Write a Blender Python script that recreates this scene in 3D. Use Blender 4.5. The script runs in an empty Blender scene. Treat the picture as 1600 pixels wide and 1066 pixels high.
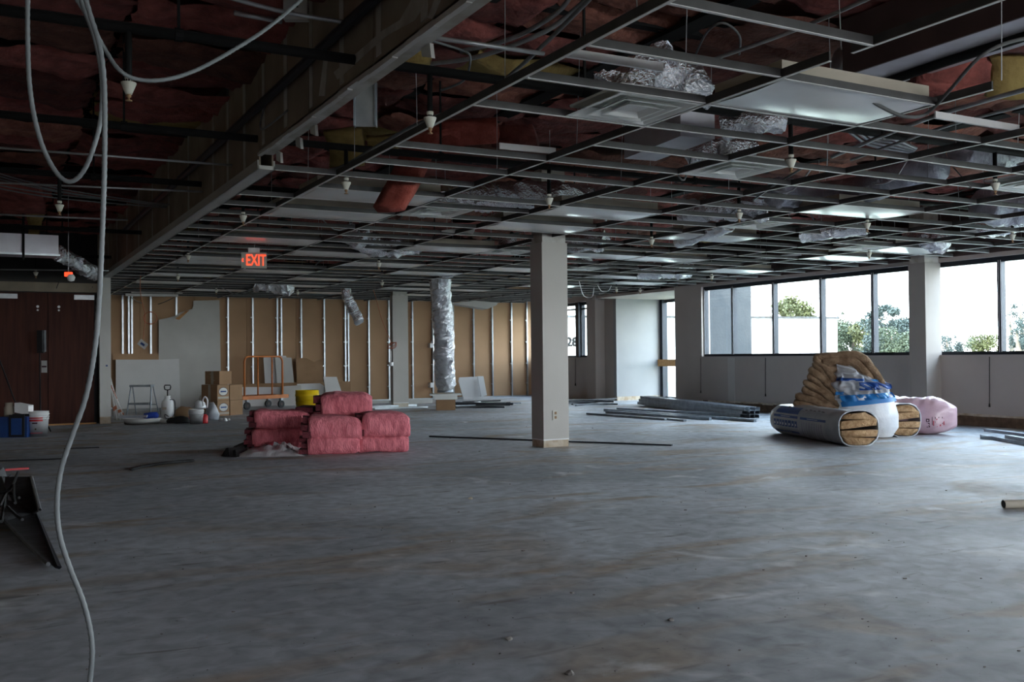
import bpy, bmesh, math, random
from mathutils import Vector, Matrix, noise
PI = math.pi
S = bpy.context.scene
COL = S.collection
rnd = random.Random(7)

# ------------------------------------------------------------------ camera
F = 1536.58                      # focal length in pixels of a 1600 px wide frame
EYE = Vector((0, 0, 1.11))
YAW, PITCH, ROLL = .4939, .0157, -.0094
cy, sy, cp, sp = math.cos(YAW), math.sin(YAW), math.cos(PITCH), math.sin(PITCH)
fw = Vector((sy*cp, cy*cp, sp)); rt = Vector((cy, -sy, 0)); up = rt.cross(fw)
cr, sr = math.cos(ROLL), math.sin(ROLL)
rt, up = cr*rt + sr*up, -sr*rt + cr*up
cam = bpy.data.cameras.new('camera'); cam.sensor_width = 36; cam.lens = F/1600*36
cam.clip_start = .05; cam.clip_end = 600
co = bpy.data.objects.new('camera', cam); COL.objects.link(co)
M = Matrix((rt, up, -fw)).transposed().to_4x4(); M.translation = EYE
co.matrix_world = M; S.camera = co

# ------------------------------------------------------------------ sky, sun, exposure
S.view_settings.view_transform = 'Standard'; S.view_settings.look = 'None'
S.view_settings.gamma = 1; S.view_settings.use_curve_mapping = False
S.view_settings.exposure = 2.15
SKY = 4.3
w = bpy.data.worlds.new('sky'); S.world = w; w.use_nodes = True
nt = w.node_tree; bg = nt.nodes['Background']; bg.inputs[1].default_value = SKY
tc = nt.nodes.new('ShaderNodeTexCoord'); sx = nt.nodes.new('ShaderNodeSeparateXYZ')
rp = nt.nodes.new('ShaderNodeValToRGB')
nt.links.new(tc.outputs['Generated'], sx.inputs[0]); nt.links.new(sx.outputs[2], rp.inputs[0])
rp.color_ramp.elements[0].color = (.92, .955, 1, 1); rp.color_ramp.elements[1].color = (.52, .72, 1, 1)
nt.links.new(rp.outputs[0], bg.inputs[0])
sun = bpy.data.lights.new('sun', 'SUN'); sun.energy = 2.0; sun.angle = .02; sun.color = (1, .93, .82)
so = bpy.data.objects.new('sun', sun); COL.objects.link(so)
so.rotation_euler = Vector((.62, .38, -.85)).to_track_quat('-Z', 'Y').to_euler()
def portal(c, sx_, sy_, nrm):
    l = bpy.data.lights.new('window_portal', 'AREA'); l.shape = 'RECTANGLE'; l.size = sx_; l.size_y = sy_
    l.cycles.is_portal = True
    o = bpy.data.objects.new('window_portal', l); COL.objects.link(o); o.location = c
    q = Vector(nrm).to_track_quat('-Z', 'Z'); o.rotation_euler = q.to_euler()
WIN_Y0 = -6.1; NY = -6.5
portal((13.35, (WIN_Y0+16.05)/2, 1.79), 16.05-WIN_Y0, 1.5, (-1, 0, 0))
portal((7.2, NY-.1, 1.79), 11.0, 1.5, (0, 1, 0))
portal((15.25, 18.6, 1.3), 2.7, 2.6, (-1, 0, 0))
portal((13.95, 22.5, 1.79), 3.0, 1.5, (-1, 0, 0))
try:
    S.cycles.max_bounces = 8; S.cycles.diffuse_bounces = 5; S.cycles.glossy_bounces = 4
    S.cycles.transmission_bounces = 6; S.cycles.transparent_max_bounces = 12
    S.cycles.sample_clamp_indirect = 6; S.cycles.use_denoising = True
    S.cycles.caustics_reflective = False; S.cycles.caustics_refractive = False
except Exception: pass

# ------------------------------------------------------------------ helpers: pixel of the 1600x1066 frame -> point on a plane of the world
def ray(x, y): return fw + rt*((x-800)/F) - up*((y-533)/F)
def ZP(x, y, z=0.): d = ray(x, y); return EYE + d*((z-EYE.z)/d.z)
def XP(x, y, X): d = ray(x, y); return EYE + d*(X/d.x)
def YP(x, y, Y): d = ray(x, y); return EYE + d*(Y/d.y)
def VP(x, y, p0, n):                     # vertical plane through p0 with normal n
    d = ray(x, y); return EYE + d*((Vector(p0)-EYE).dot(n)/d.dot(n))

# ------------------------------------------------------------------ materials
def mat(name, c1, c2=None, scale=6, rough=.7, metal=0, bump=0, bscale=None, detail=4, stretch=None, spec=.4, alpha=None, emit=None, trans=0, rnd_=0):
    m = bpy.data.materials.new(name); m.use_nodes = True
    n = m.node_tree.nodes; L = m.node_tree.links; b = n['Principled BSDF']
    b.inputs['Roughness'].default_value = rough; b.inputs['Metallic'].default_value = metal
    b.inputs['Specular IOR Level'].default_value = spec
    t = n.new('ShaderNodeTexCoord'); src = t.outputs['Object']
    if stretch:
        mp = n.new('ShaderNodeMapping'); mp.inputs['Scale'].default_value = stretch
        L.new(src, mp.inputs[0]); src = mp.outputs[0]
    if c2 is None: c2 = tuple(v*.82 for v in c1)
    no = n.new('ShaderNodeTexNoise'); no.inputs['Scale'].default_value = scale; no.inputs['Detail'].default_value = detail
    L.new(src, no.inputs['Vector'])
    r = n.new('ShaderNodeValToRGB'); r.color_ramp.elements[0].position = .35; r.color_ramp.elements[1].position = .68
    r.color_ramp.elements[0].color = (*c2, 1); r.color_ramp.elements[1].color = (*c1, 1)
    L.new(no.outputs[0], r.inputs[0]); out = r.outputs[0]
    if rnd_:
        oi = n.new('ShaderNodeObjectInfo'); hv = n.new('ShaderNodeHueSaturation'); mr = n.new('ShaderNodeMapRange')
        mr.inputs[3].default_value = 1-rnd_; mr.inputs[4].default_value = 1+rnd_
        L.new(oi.outputs['Random'], mr.inputs[0]); L.new(mr.outputs[0], hv.inputs['Value']); L.new(out, hv.inputs['Color']); out = hv.outputs[0]
    L.new(out, b.inputs['Base Color'])
    if bump:
        nb = n.new('ShaderNodeTexNoise'); nb.inputs['Scale'].default_value = bscale or scale*4; nb.inputs['Detail'].default_value = 4
        L.new(src, nb.inputs['Vector']); bp = n.new('ShaderNodeBump'); bp.inputs['Strength'].default_value = bump; bp.inputs['Distance'].default_value = .02
        L.new(nb.outputs[0], bp.inputs['Height']); L.new(bp.outputs[0], b.inputs['Normal'])
    if emit: b.inputs['Emission Color'].default_value = (*emit[0], 1); b.inputs['Emission Strength'].default_value = emit[1]
    if trans:
        mo = n['Material Output']; tr = n.new('ShaderNodeBsdfTransparent'); mx = n.new('ShaderNodeMixShader'); mx.inputs[0].default_value = trans
        L.new(b.outputs[0], mx.inputs[1]); L.new(tr.outputs[0], mx.inputs[2]); L.new(mx.outputs[0], mo.inputs[0])
    return m
def glass_mat():
    m = bpy.data.materials.new('window_glass'); m.use_nodes = True; n = m.node_tree.nodes; L = m.node_tree.links
    n.remove(n['Principled BSDF']); tr = n.new('ShaderNodeBsdfTransparent'); tr.inputs[0].default_value = (.88, .92, .92, 1)
    gl = n.new('ShaderNodeBsdfGlossy'); gl.inputs['Roughness'].default_value = .02
    fr = n.new('ShaderNodeFresnel'); fr.inputs[0].default_value = 1.35
    ge = n.new('ShaderNodeNewGeometry'); mu = n.new('ShaderNodeMath'); mu.operation = 'MULTIPLY_ADD'; mu.inputs[1].default_value = -1; mu.inputs[2].default_value = 1
    L.new(ge.outputs['Backfacing'], mu.inputs[0]); m2 = n.new('ShaderNodeMath'); m2.operation = 'MULTIPLY'; L.new(fr.outputs[0], m2.inputs[0]); L.new(mu.outputs[0], m2.inputs[1])
    mx = n.new('ShaderNodeMixShader'); L.new(m2.outputs[0], mx.inputs[0]); L.new(tr.outputs[0], mx.inputs[1]); L.new(gl.outputs[0], mx.inputs[2])
    L.new(mx.outputs[0], n['Material Output'].inputs[0]); return m
def floor_mat():
    m = bpy.data.materials.new('worn_concrete'); m.use_nodes = True; n = m.node_tree.nodes; L = m.node_tree.links; b = n['Principled BSDF']
    t = n.new('ShaderNodeTexCoord')
    def nz(sc, det, st=None, dist=0):
        v = t.outputs['Object']
        if st:
            mp = n.new('ShaderNodeMapping'); mp.inputs['Scale'].default_value = st; mp.inputs['Rotation'].default_value = (0, 0, .5); L.new(v, mp.inputs[0]); v = mp.outputs[0]
        x = n.new('ShaderNodeTexNoise'); x.inputs['Scale'].default_value = sc; x.inputs['Detail'].default_value = det; x.inputs['Distortion'].default_value = dist
        L.new(v, x.inputs['Vector']); return x.outputs[0]
    def ramp(src, p0, p1, c0=(0, 0, 0, 1), c1=(1, 1, 1, 1)):
        r = n.new('ShaderNodeValToRGB'); r.color_ramp.elements[0].position = p0; r.color_ramp.elements[1].position = p1
        r.color_ramp.elements[0].color = c0; r.color_ramp.elements[1].color = c1; L.new(src, r.inputs[0]); return r.outputs[0]
    def mix(f, a, c, mode='MIX'):
        x = n.new('ShaderNodeMix'); x.data_type = 'RGBA'; x.blend_type = mode
        if isinstance(f, float): x.inputs[0].default_value = f
        else: L.new(f, x.inputs[0])
        if isinstance(a, tuple): x.inputs[6].default_value = a
        else: L.new(a, x.inputs[6])
        if isinstance(c, tuple): x.inputs[7].default_value = c
        else: L.new(c, x.inputs[7])
        return x.outputs[2]
    base = ramp(nz(.45, 6, None, .6), .35, .65, (.325, .345, .372, 1), (.545, .575, .615, 1))
    base = mix(ramp(nz(.55, 8, (1, 2.4, 1), 1.4), .50, .66), base, (.36, .295, .235, 1))        # brown stains
    base = mix(ramp(nz(1.6, 7, None, .8), .62, .72), base, (.66, .67, .68, 1))                 # pale scuffs
    base = mix(ramp(nz(2.3, 8, (1, 5, 1), .4), .62, .74), base, (.20, .19, .18, 1))            # dark drag marks
    base = mix(.6, base, ramp(nz(9, 9, None, .5), .3, .7, (.5, .5, .5, 1), (1.25, 1.25, 1.25, 1)), 'MULTIPLY')
    base = mix(ramp(nz(38, 3), .70, .74), base, (.10, .09, .085, 1))                           # chips
    L.new(base, b.inputs['Base Color'])
    rr = n.new('ShaderNodeMapRange'); rr.inputs[3].default_value = .42; rr.inputs[4].default_value = .75
    L.new(nz(1.1, 6, None, .8), rr.inputs[0]); L.new(rr.outputs[0], b.inputs['Roughness'])
    b.inputs['Specular IOR Level'].default_value = .36
    bp = n.new('ShaderNodeBump'); bp.inputs['Strength'].default_value = .25; bp.inputs['Distance'].default_value = .01
    L.new(nz(9, 8), bp.inputs['Height']); L.new(bp.outputs[0], b.inputs['Normal'])
    return m
MT = dict(
    floor=floor_mat(), glass=glass_mat(),
    paint=mat('warm_grey_paint', (.44, .385, .345), (.40, .35, .315), 1.5, .75, bump=.05, bscale=60),
    column_paint=mat('pale_column_paint', (.50, .475, .44), (.46, .435, .40), 1.2, .7, bump=.05, bscale=60),
    column_grey=mat('darkened_grey_column_paint', (.31, .275, .25), (.28, .25, .23), 1.2, .75),  # grey darkened in colour to offset the strong window light
    white_paint=mat('white_wall_paint', (.34, .335, .33), (.30, .30, .30), 1.5, .6),
    bare=mat('bare_brown_base', (.17, .11, .07), (.09, .06, .04), 9, .9, bump=.4),
    plaster=mat('bare_plaster_base', (.62, .56, .46), (.40, .30, .2), 7, .9, bump=.3),
    kraft=mat('tan_gypsum_back_paper', (.45, .28, .16), (.39, .24, .135), 1.2, .8),
    galv=mat('galvanised_steel', (.62, .66, .68), (.48, .52, .55), 8, .35, .85),
    galv_dark=mat('dull_galvanised_steel', (.34, .38, .42), (.24, .27, .30), 8, .4, .35),
    gyp=mat('gypsum_face_paper', (.52, .51, .48), (.47, .46, .435), 2, .8),
    gyp_white=mat('white_gypsum_face', (.68, .67, .66), (.62, .61, .60), 2, .8),
    joint=mat('joint_compound', (.50, .49, .46), (.34, .31, .26), 5, .9),
    header=mat('old_gypsum_brown', (.30, .25, .19), (.20, .165, .125), 2.2, .9),
    wood=mat('dark_mahogany_veneer', (.06, .017, .010), (.032, .009, .006), 2, .6, spec=.15, stretch=(9, 9, .7), bump=.05),
    black=mat('black_pipe_paint', (.012, .012, .012), None, 8, .75, spec=.12),
    blackm=mat('dark_bronze_frame', (.02, .024, .034), (.014, .017, .024), 4, .4, .3),
    silverline=mat('pale_frame_glint', (.5, .5, .52), None, 8, .5),
    tee=mat('white_grid_paint', (.66, .65, .64), (.58, .57, .56), 6, .45),
    tee_web=mat('shaded_zinc_web', (.075, .073, .072), (.05, .048, .047), 6, .6, .2),
    panel=mat('milky_light_diffuser', (.84, .85, .86), (.76, .77, .78), 2.5, .22, bump=.04, bscale=5, spec=.6),
    housing=mat('beige_light_housing', (.42, .37, .30), (.34, .30, .24), 3, .6),
    diffuser=mat('painted_air_diffuser', (.84, .85, .82), (.74, .75, .72), 3, .5),
    foil=mat('silver_duct_foil', (.82, .83, .86), (.62, .62, .66), 11, .24, .92, bump=1, bscale=55),
    foil_lav=mat('lavender_duct_sleeve', (.50, .51, .58), (.40, .41, .48), 9, .38, .35, bump=.9, bscale=30),
    sheet=mat('sheet_metal_duct', (.62, .61, .66), (.48, .46, .50), 3, .42, .35, bump=.12, bscale=4),
    sheet_dark=mat('dark_brown_and_shade', (.08, .05, .045), (.05, .03, .028), 3, .6),  # dark brown; stands for shade on the duct side and void wall
    batt=mat('faded_red_insulation_facing', (.27, .078, .064), (.12, .034, .03), 7, .95, bump=1, bscale=24, detail=8, rnd_=.5),
    batt_or=mat('orange_brown_insulation_facing', (.29, .115, .078), (.135, .05, .036), 7, .95, bump=1, bscale=24, detail=8, rnd_=.5),
    batt_yel=mat('yellow_insulation', (.36, .27, .09), (.22, .15, .05), 5, .95, bump=.9, bscale=18),
    batt_pk=mat('hanging_red_batt', (.36, .085, .062), (.25, .05, .036), 12, .95, bump=.6, bscale=40),
    deck=mat('dark_roof_deck', (.045, .03, .026), (.025, .017, .015), 2, .95),
    pinkf=mat('pink_glass_fibre', (.93, .30, .34), (.60, .135, .17), 7, .95, stretch=(3, 3, .8), bump=1, bscale=26, detail=8),
    pinkd=mat('dark_pink_fibre_edge', (.16, .03, .04), (.07, .012, .018), 12, .95, bump=.8),
    tan=mat('tan_glass_fibre', (.55, .36, .20), (.30, .17, .08), 16, .95, bump=1, bscale=50, detail=8),
    brownf=mat('shaded_brown_fibre', (.30, .20, .125), (.15, .09, .05), 9, .95, bump=1, bscale=40, detail=8),  # brown fibre with the backlit fan's shade put into its colour
    film=mat('white_plastic_film', (.80, .81, .83), (.68, .70, .73), 5, .28, bump=.5, bscale=9, spec=.6),
    film_grey=mat('grey_printed_film', (.44, .45, .47), (.34, .36, .40), 5, .3, bump=.4, bscale=9, spec=.6),
    film_clear=mat('clear_plastic_film', (.72, .75, .79), (.55, .58, .63), 9, .2, bump=1, bscale=12, spec=.7, trans=.38),
    film_pink=mat('pink_plastic_film', (.68, .47, .52), (.56, .38, .43), 5, .25, bump=.6, bscale=8, spec=.6),
    film_lav=mat('lavender_plastic_film', (.5, .5, .60), (.40, .36, .45), 4, .2, bump=.4, bscale=8, spec=.7),
    blue_ink=mat('blue_print', (.015, .08, .30), (.01, .05, .22), 6, .35),
    blue_lt=mat('bright_blue_print', (.03, .22, .52), (.02, .15, .42), 6, .35),
    ink=mat('dark_print', (.06, .02, .03), None, 6, .5),
    ink_red=mat('red_print', (.5, .05, .08), None, 6, .5),
    white=mat('white_plastic', (.84, .84, .84), (.76, .76, .76), 3, .4),
    ivory=mat('ivory_plastic', (.60, .58, .50), None, 5, .45),
    cable=mat('grey_cable_jacket', (.19, .205, .21), (.15, .165, .17), 30, .5),
    cable_dk=mat('dark_cable_jacket', (.10, .10, .10), None, 12, .6),
    wire_or=mat('orange_wire', (.50, .17, .09), None, 12, .6),
    conduit=mat('steel_conduit', (.42, .43, .44), (.3, .31, .32), 8, .4, .6),
    card=mat('brown_cardboard', (.33, .20, .11), (.27, .16, .085), 3, .85),
    card_dk=mat('dark_cardboard', (.13, .065, .035), (.09, .045, .025), 3, .85),
    orange=mat('orange_paint', (.62, .20, .045), (.48, .14, .03), 6, .5),
    yellow=mat('yellow_plastic', (.80, .56, .02), (.66, .44, .01), 4, .35),
    red=mat('red_plastic', (.55, .025, .03), None, 4, .4),
    blue=mat('blue_plastic', (.02, .07, .24), (.012, .04, .16), 4, .4),
    blue_br=mat('bright_blue_cloth', (.02, .08, .50), (.01, .04, .3), 7, .7),
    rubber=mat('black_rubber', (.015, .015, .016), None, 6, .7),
    beige=mat('soffit_gypsum_brown', (.28, .22, .17), (.22, .17, .13), 2, .85),
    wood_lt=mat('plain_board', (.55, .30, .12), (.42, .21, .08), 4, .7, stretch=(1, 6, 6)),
    scrap=mat('dark_sheet_scrap', (.07, .075, .08), (.025, .022, .02), 4, .45, .3, bump=.5, bscale=7),
    scrap2=mat('grey_film_scrap', (.14, .15, .16), (.05, .05, .055), 6, .5),
    exit_red=mat('lit_red_letters', (.9, .1, .05), None, 4, .5, emit=((1, .045, .014), .62)),
    exit_face=mat('exit_sign_plate', (.34, .37, .32), None, 4, .3),
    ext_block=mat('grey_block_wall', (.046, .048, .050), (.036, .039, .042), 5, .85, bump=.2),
    ext_white=mat('white_building_wall', (.80, .79, .77), (.75, .74, .72), .6, .8),
    leaf=mat('pale_green_leaves', (.060, .074, .042), (.036, .048, .028), .4, .7),
    leaf2=mat('yellow_green_leaves', (.085, .085, .028), (.05, .056, .02), .4, .7),
    leaf3=mat('blue_green_leaves', (.054, .072, .064), (.034, .048, .044), .4, .7),
    bark=mat('grey_bark', (.16, .13, .1), None, 4, .9),
    ground=mat('pale_ground', (.30, .30, .24), (.22, .23, .16), .05, .9),
    label=mat('paper_tag', (.6, .6, .58), None, 8, .7),
    stain=mat('rubble', (.30, .28, .26), (.12, .11, .10), 20, .9),
)

# ------------------------------------------------------------------ mesh builder
class G:
    def __init__(s): s.v = []; s.f = []
    def add(s, v, f):
        o = len(s.v); s.v += [tuple(p) for p in v]; s.f += [tuple(i+o for i in q) for q in f]; return s
    def box(s, x0, x1, y0, y1, z0, z1):
        v = [(x, y, z) for z in (z0, z1) for y in (y0, y1) for x in (x0, x1)]
        return s.add(v, [(0, 2, 3, 1), (4, 5, 7, 6), (0, 1, 5, 4), (2, 6, 7, 3), (0, 4, 6, 2), (1, 3, 7, 5)])
    def obox(s, c, a, b, d):                       # oriented box: centre and three half axes
        c, a, b, d = map(Vector, (c, a, b, d))
        v = [c+a*i+b*j+d*k for k in (-1, 1) for j in (-1, 1) for i in (-1, 1)]
        return s.add(v, [(0, 2, 3, 1), (4, 5, 7, 6), (0, 1, 5, 4), (2, 6, 7, 3), (0, 4, 6, 2), (1, 3, 7, 5)])
    def bar(s, p, q, wd, ht, upv=(0, 0, 1)):
        p, q = Vector(p), Vector(q); d = q-p; u = Vector(upv); x = d.cross(u)
        if x.length < 1e-6: x = d.cross(Vector((1, 0, 0)))
        x.normalize(); y = x.cross(d).normalized()
        return s.obox((p+q)/2, d/2, x*wd/2, y*ht/2)
    def tube(s, pts, r, n=8, cap=True):
        pts = [Vector(p) for p in pts]; m = len(pts); rs = r if isinstance(r, (list, tuple)) else [r]*m
        base = len(s.v); prev = None; vs = []
        for i, p in enumerate(pts):
            t = (pts[min(i+1, m-1)]-pts[max(i-1, 0)])
            t = t.normalized() if t.length > 1e-9 else Vector((0, 0, 1))
            if prev is None:
                a = t.cross(Vector((0, 0, 1)));  a = t.cross(Vector((1, 0, 0))) if a.length < .05 else a
            else: a = prev - t*prev.dot(t)
            a.normalize(); prev = a; b = t.cross(a)
            for k in range(n):
                g = 2*PI*k/n; vs.append(p + (a*math.cos(g)+b*math.sin(g))*rs[i])
        fs = [(i*n+k, i*n+(k+1) % n, (i+1)*n+(k+1) % n, (i+1)*n+k) for i in range(m-1) for k in range(n)]
        if cap: fs += [tuple(range(n-1, -1, -1)), tuple(range((m-1)*n, m*n))]
        return s.add(vs, fs)
    def cyl(s, p, q, r, n=12): return s.tube([p, q], r, n)
    def lathe(s, prof, c=(0, 0, 0), n=20):          # prof: (radius, z)
        c = Vector(c); m = len(prof)
        vs = [c+Vector((r*math.cos(2*PI*k/n), r*math.sin(2*PI*k/n), z)) for r, z in prof for k in range(n)]
        fs = [(i*n+k, i*n+(k+1) % n, (i+1)*n+(k+1) % n, (i+1)*n+k) for i in range(m-1) for k in range(n)]
        return s.add(vs, fs)
    def loft(s, rings, cap0=True, cap1=True):
        n = len(rings[0]); m = len(rings); vs = [p for r in rings for p in r]
        fs = [(i*n+k, i*n+(k+1) % n, (i+1)*n+(k+1) % n, (i+1)*n+k) for i in range(m-1) for k in range(n)]
        if cap0: fs.append(tuple(range(n-1, -1, -1)))
        if cap1: fs.append(tuple(range((m-1)*n, m*n)))
        return s.add(vs, fs)
    def grid(s, rows):
        n = len(rows[0]); m = len(rows); vs = [p for r in rows for p in r]
        return s.add(vs, [(i*n+k, i*n+k+1, (i+1)*n+k+1, (i+1)*n+k) for i in range(m-1) for k in range(n-1)])
    def prism(s, poly, ext):                        # polygon of 3-D points pushed along ext
        ext = Vector(ext); n = len(poly); a = [Vector(p) for p in poly]; vs = a+[p+ext for p in a]
        fs = [tuple(range(n-1, -1, -1)), tuple(range(n, 2*n))]+[(i, (i+1) % n, n+(i+1) % n, n+i) for i in range(n)]
        return s.add(vs, fs)
    def mesh(s, name, m, smooth=False):
        me = bpy.data.meshes.new(name); me.from_pydata(s.v, [], s.f); me.materials.append(MT[m] if isinstance(m, str) else m)
        bm = bmesh.new(); bm.from_mesh(me); bmesh.ops.recalc_face_normals(bm, faces=bm.faces); bm.to_mesh(me); bm.free()
        if smooth:
            for p in me.polygons: p.use_smooth = True
        me.update(); return me
    def obj(s, name, m, parent=None, smooth=False, stuff=False):
        return link(name, s.mesh(name, m, smooth), parent, stuff)
def link(name, me, parent=None, stuff=False):
    o = bpy.data.objects.new(name, me); COL.objects.link(o)
    if parent is not None:
        o.parent = parent; o.matrix_parent_inverse = INV(parent)
    if stuff: o['kind'] = 'stuff'
    return o
def INV(p):                                          # parts are modelled in world space: undo the parent's own placement
    m = p.matrix_basis.copy()
    if p.parent is not None: m = WM(p)
    return m.inverted()
def WM(o): return o.matrix_basis if o.parent is None else WM(o.parent) @ o.matrix_parent_inverse @ o.matrix_basis
def thing(name, label, cat, loc=(0, 0, 0), group=None, kind=None):
    o = bpy.data.objects.new(name, None); COL.objects.link(o); o.location = loc; o.empty_display_size = .1
    return tag(o, label, cat, group, kind)
def tag(o, label=None, cat=None, group=None, kind=None):
    if label: o['label'] = label
    if cat: o['category'] = cat
    if group: o['group'] = group
    if kind: o['kind'] = kind
    return o
def struct(name, label=None): return tag(bpy.data.objects.new(name, None), label, None, None, 'structure')
def S_empty(name, label=None, loc=(0, 0, 0)):
    o = struct(name, label); COL.objects.link(o); o.location = loc; return o
def dup(root, delta, label=None, group=None):        # move a copy of a thing with its parts by delta
    r = root.copy(); COL.objects.link(r); r.location = root.location + Vector(delta)
    if label: r['label'] = label
    if group: r['group'] = group
    def rec(a, b):
        for ch in list(a.children):
            c = ch.copy(); COL.objects.link(c); c.parent = b; c.matrix_parent_inverse = ch.matrix_parent_inverse.copy(); rec(ch, c)
    rec(root, r); return r
def spline(pts, k=6):                                # Catmull-Rom
    P = [Vector(p) for p in pts]; out = []
    for i in range(len(P)-1):
        a, b, c, d = P[max(i-1, 0)], P[i], P[i+1], P[min(i+2, len(P)-1)]
        for j in range(k):
            t = j/k; out.append(.5*((2*b)+(c-a)*t+(2*a-5*b+4*c-d)*t*t+(3*b-a-3*c+d)*t**3))
    return out+[P[-1]]
def text(body, size, loc, xdir, ydir, m, name, parent, depth=.001, align='CENTER', width=1., bold=0.):
    cu = bpy.data.curves.new(name, 'FONT'); cu.body = body; cu.size = size; cu.align_x = align; cu.align_y = 'CENTER'; cu.extrude = depth; cu.resolution_u = 2; cu.offset = bold
    t = bpy.data.objects.new(name, cu); COL.objects.link(t)
    me = bpy.data.meshes.new_from_object(t.evaluated_get(bpy.context.evaluated_depsgraph_get()))
    COL.objects.unlink(t); bpy.data.objects.remove(t)
    x = Vector(xdir).normalized(); y = Vector(ydir).normalized(); z = x.cross(y)
    mm = Matrix((x*width, y, z)).transposed().to_4x4(); mm.translation = Vector(loc); me.transform(mm)
    me.materials.clear(); me.materials.append(MT[m]); me.name = name
    return link(name, me, parent)
def jig(p, a, sc=3.): 
    p = Vector(p); return p + noise.noise_vector(p*sc)*a
ORD = ['nearest', 'second', 'third', 'fourth', 'fifth', 'sixth', 'seventh', 'eighth', 'ninth', 'tenth', 'eleventh', 'twelfth', 'thirteenth', 'fourteenth', 'fifteenth', 'sixteenth', 'seventeenth', 'eighteenth', 'nineteenth', 'twentieth']

# ------------------------------------------------------------------ setting: floor, walls, windows
CZ = 2.56                        # suspended grid
DZ = 3.42                        # underside of roof insulation
WX = 13.1                        # window wall
tag(G().box(-4, 15.2, NY, 24.1, -.25, 0).obj('floor', 'floor'), 'bare grey worn concrete floor slab', None, None, 'structure')
ceil = S_empty('ceiling', 'open roof deck hung with faded red insulation', (0, 0, DZ+.2))
G().box(-4, 13.4, NY, 24.3, DZ+.16, DZ+.4).box(13.4, 15.4, 16.9, 20.2, DZ+.16, DZ+.4).box(13.4, 13.9, 20.2, 24.3, DZ+.16, DZ+.4).obj('roof_deck', 'deck', ceil)

def wall(name, m='paint', *boxes, label=None):
    g = G()
    for b in boxes: g.box(*b)
    return tag(g.obj(name, m), label, None, None, 'structure')
SZ, HZ = 1.07, 2.51
wr = wall('wall_right', 'paint', (WX, WX+.22, NY, 16.05, .17, SZ), (WX, WX+.22, NY, 16.94, HZ, 2.575), (WX, WX+.22, 16.05, 16.94, .0, HZ), (WX, WX+.22, NY, WIN_Y0, SZ, HZ),
          label='warm grey window wall with bare brown strip where the base was removed')
G().box(WX+.012, WX+.2, NY, 16.05, 0, .17).obj('bare_base_strip', 'bare', wr)
G().box(WX, WX+.22, NY, 16.94, 2.575, DZ+.2).obj('void_wall', 'sheet_dark', wr)  # wall above the grid coloured dark for the unlit void
g = G()
for i in range(60):
    y = 16*i/60; g.obox((WX+.004, y, .165+.012*noise.noise((y*3, 0, 0))), (.012, 0, 0), (0, .14, 0), (0, .0, .013+.008*rnd.random()))
g.obj('torn_paint_edge', 'plaster', wr, stuff=True)
G().box(WX-.004, WX+.01, 15.05, 15.25, .17, SZ).obj('joint_patch', 'column_paint', wr)
# near and far walls out of the lens
wall('wall_near', 'paint', (-4.2, 13.3, NY-.2, NY, 0, SZ), (-4.2, 13.3, NY-.2, NY, HZ, DZ+.3), (-4.2, 1.7, NY-.2, NY, SZ, HZ), (12.7, 13.3, NY-.2, NY, SZ, HZ))
wall('wall_left', 'header', (-4.2, -4, NY, 24.2, 0, DZ+.3))
# alcove with full-height glazing
wall('wall_alcove', 'ext_block', (WX+.22, 15.25, 16.94, 17.2, -.3, DZ+.2), label='grey block side of the glazed alcove seen through the windows')
wa = wall('wall_alcove_far', 'white_paint', (13.67, 15.06, 20.0, 20.12, .1, 2.5), label='brightly daylit white wall beside the tall glazing')
G().box(13.67, 15.06, 20.0, 20.12, 2.5, DZ+.2).obj('top_strip', 'paint', wa)
G().box(13.68, 15.06, 20.005, 20.11, 0, .1).obj('bare_base_strip', 'plaster', wa)
wall('wall_corner', 'paint', (13.67, 13.9, 20.12, 24.1, 0, SZ), (13.67, 13.9, 20.12, 24.1, HZ, DZ+.2), (13.67, 13.9, 20.12, 21.30, SZ, HZ), label='grey sill wall under the far corner window')
# windows
def window(n, y0, y1, X=WX, z0=SZ, z1=HZ, first=False, last=False, fr='blackm', transom=None):
    r = S_empty('window_%d' % n, None, (X+.1, (y0+y1)/2, z0))
    g = G(); t = .035
    g.box(X+.06, X+.16, y0, y1, z0, z0+.05).box(X+.06, X+.16, y0, y1, z1-.075, z1)
    g.box(X+.06, X+.16, y0, y0+t, z0+.05, z1-.075).box(X+.06, X+.16, y1-t, y1, z0+.05, z1-.075)
    if transom: g.box(X+.06, X+.16, y0+t, y1-t, transom, transom+.04)
    g.obj('window_frame', fr, r)
    G().box(X+.09, X+.10, y0+t, y1-t, z0+.05, z1-.075).obj('pane', 'glass', r)
    G().box(X+.052, X+.06, y0+.004, y0+.010, z0+.04, z1-.05).box(X+.052, X+.06, y1-.030, y1-.025, z0+.04, z1-.05).obj('frame_glint', 'silverline', r)  # thin pale bars stand for the reflection along the frame
    return r
edges = [16.05, 15.17, 14.02, 12.82, 11.66, 10.49, 9.32]
while edges[-1] > WIN_Y0+.6: edges.append(round(edges[-1]-1.17, 3))
edges[-1] = WIN_Y0
wn = 1
for a, b in zip(edges[1:], edges[:-1]):
    window(wn, a, b); wn += 1
for a, b in ((21.30, 21.78), (21.93, 22.9), (22.9, 24.05)):
    window(wn, a, b, 13.73, transom=2.32); wn += 1
for a, b in ((17.2, 18.6), (18.6, 19.97)):
    window(wn, a, b, 15.02, .02, 2.5); wn += 1
tag(G().box(13.70, 13.9, 21.78, 21.93, SZ, HZ).obj('trim_4', 'blackm'), 'broad dark mullion of the far corner window', None, None, 'structure')
tag(G().box(14.98, 15.06, 19.88, 19.985, 0, 2.5).obj('trim_5', 'blackm'), 'dark jamb between the bright white wall and the tall glazing', None, None, 'structure')
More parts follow.
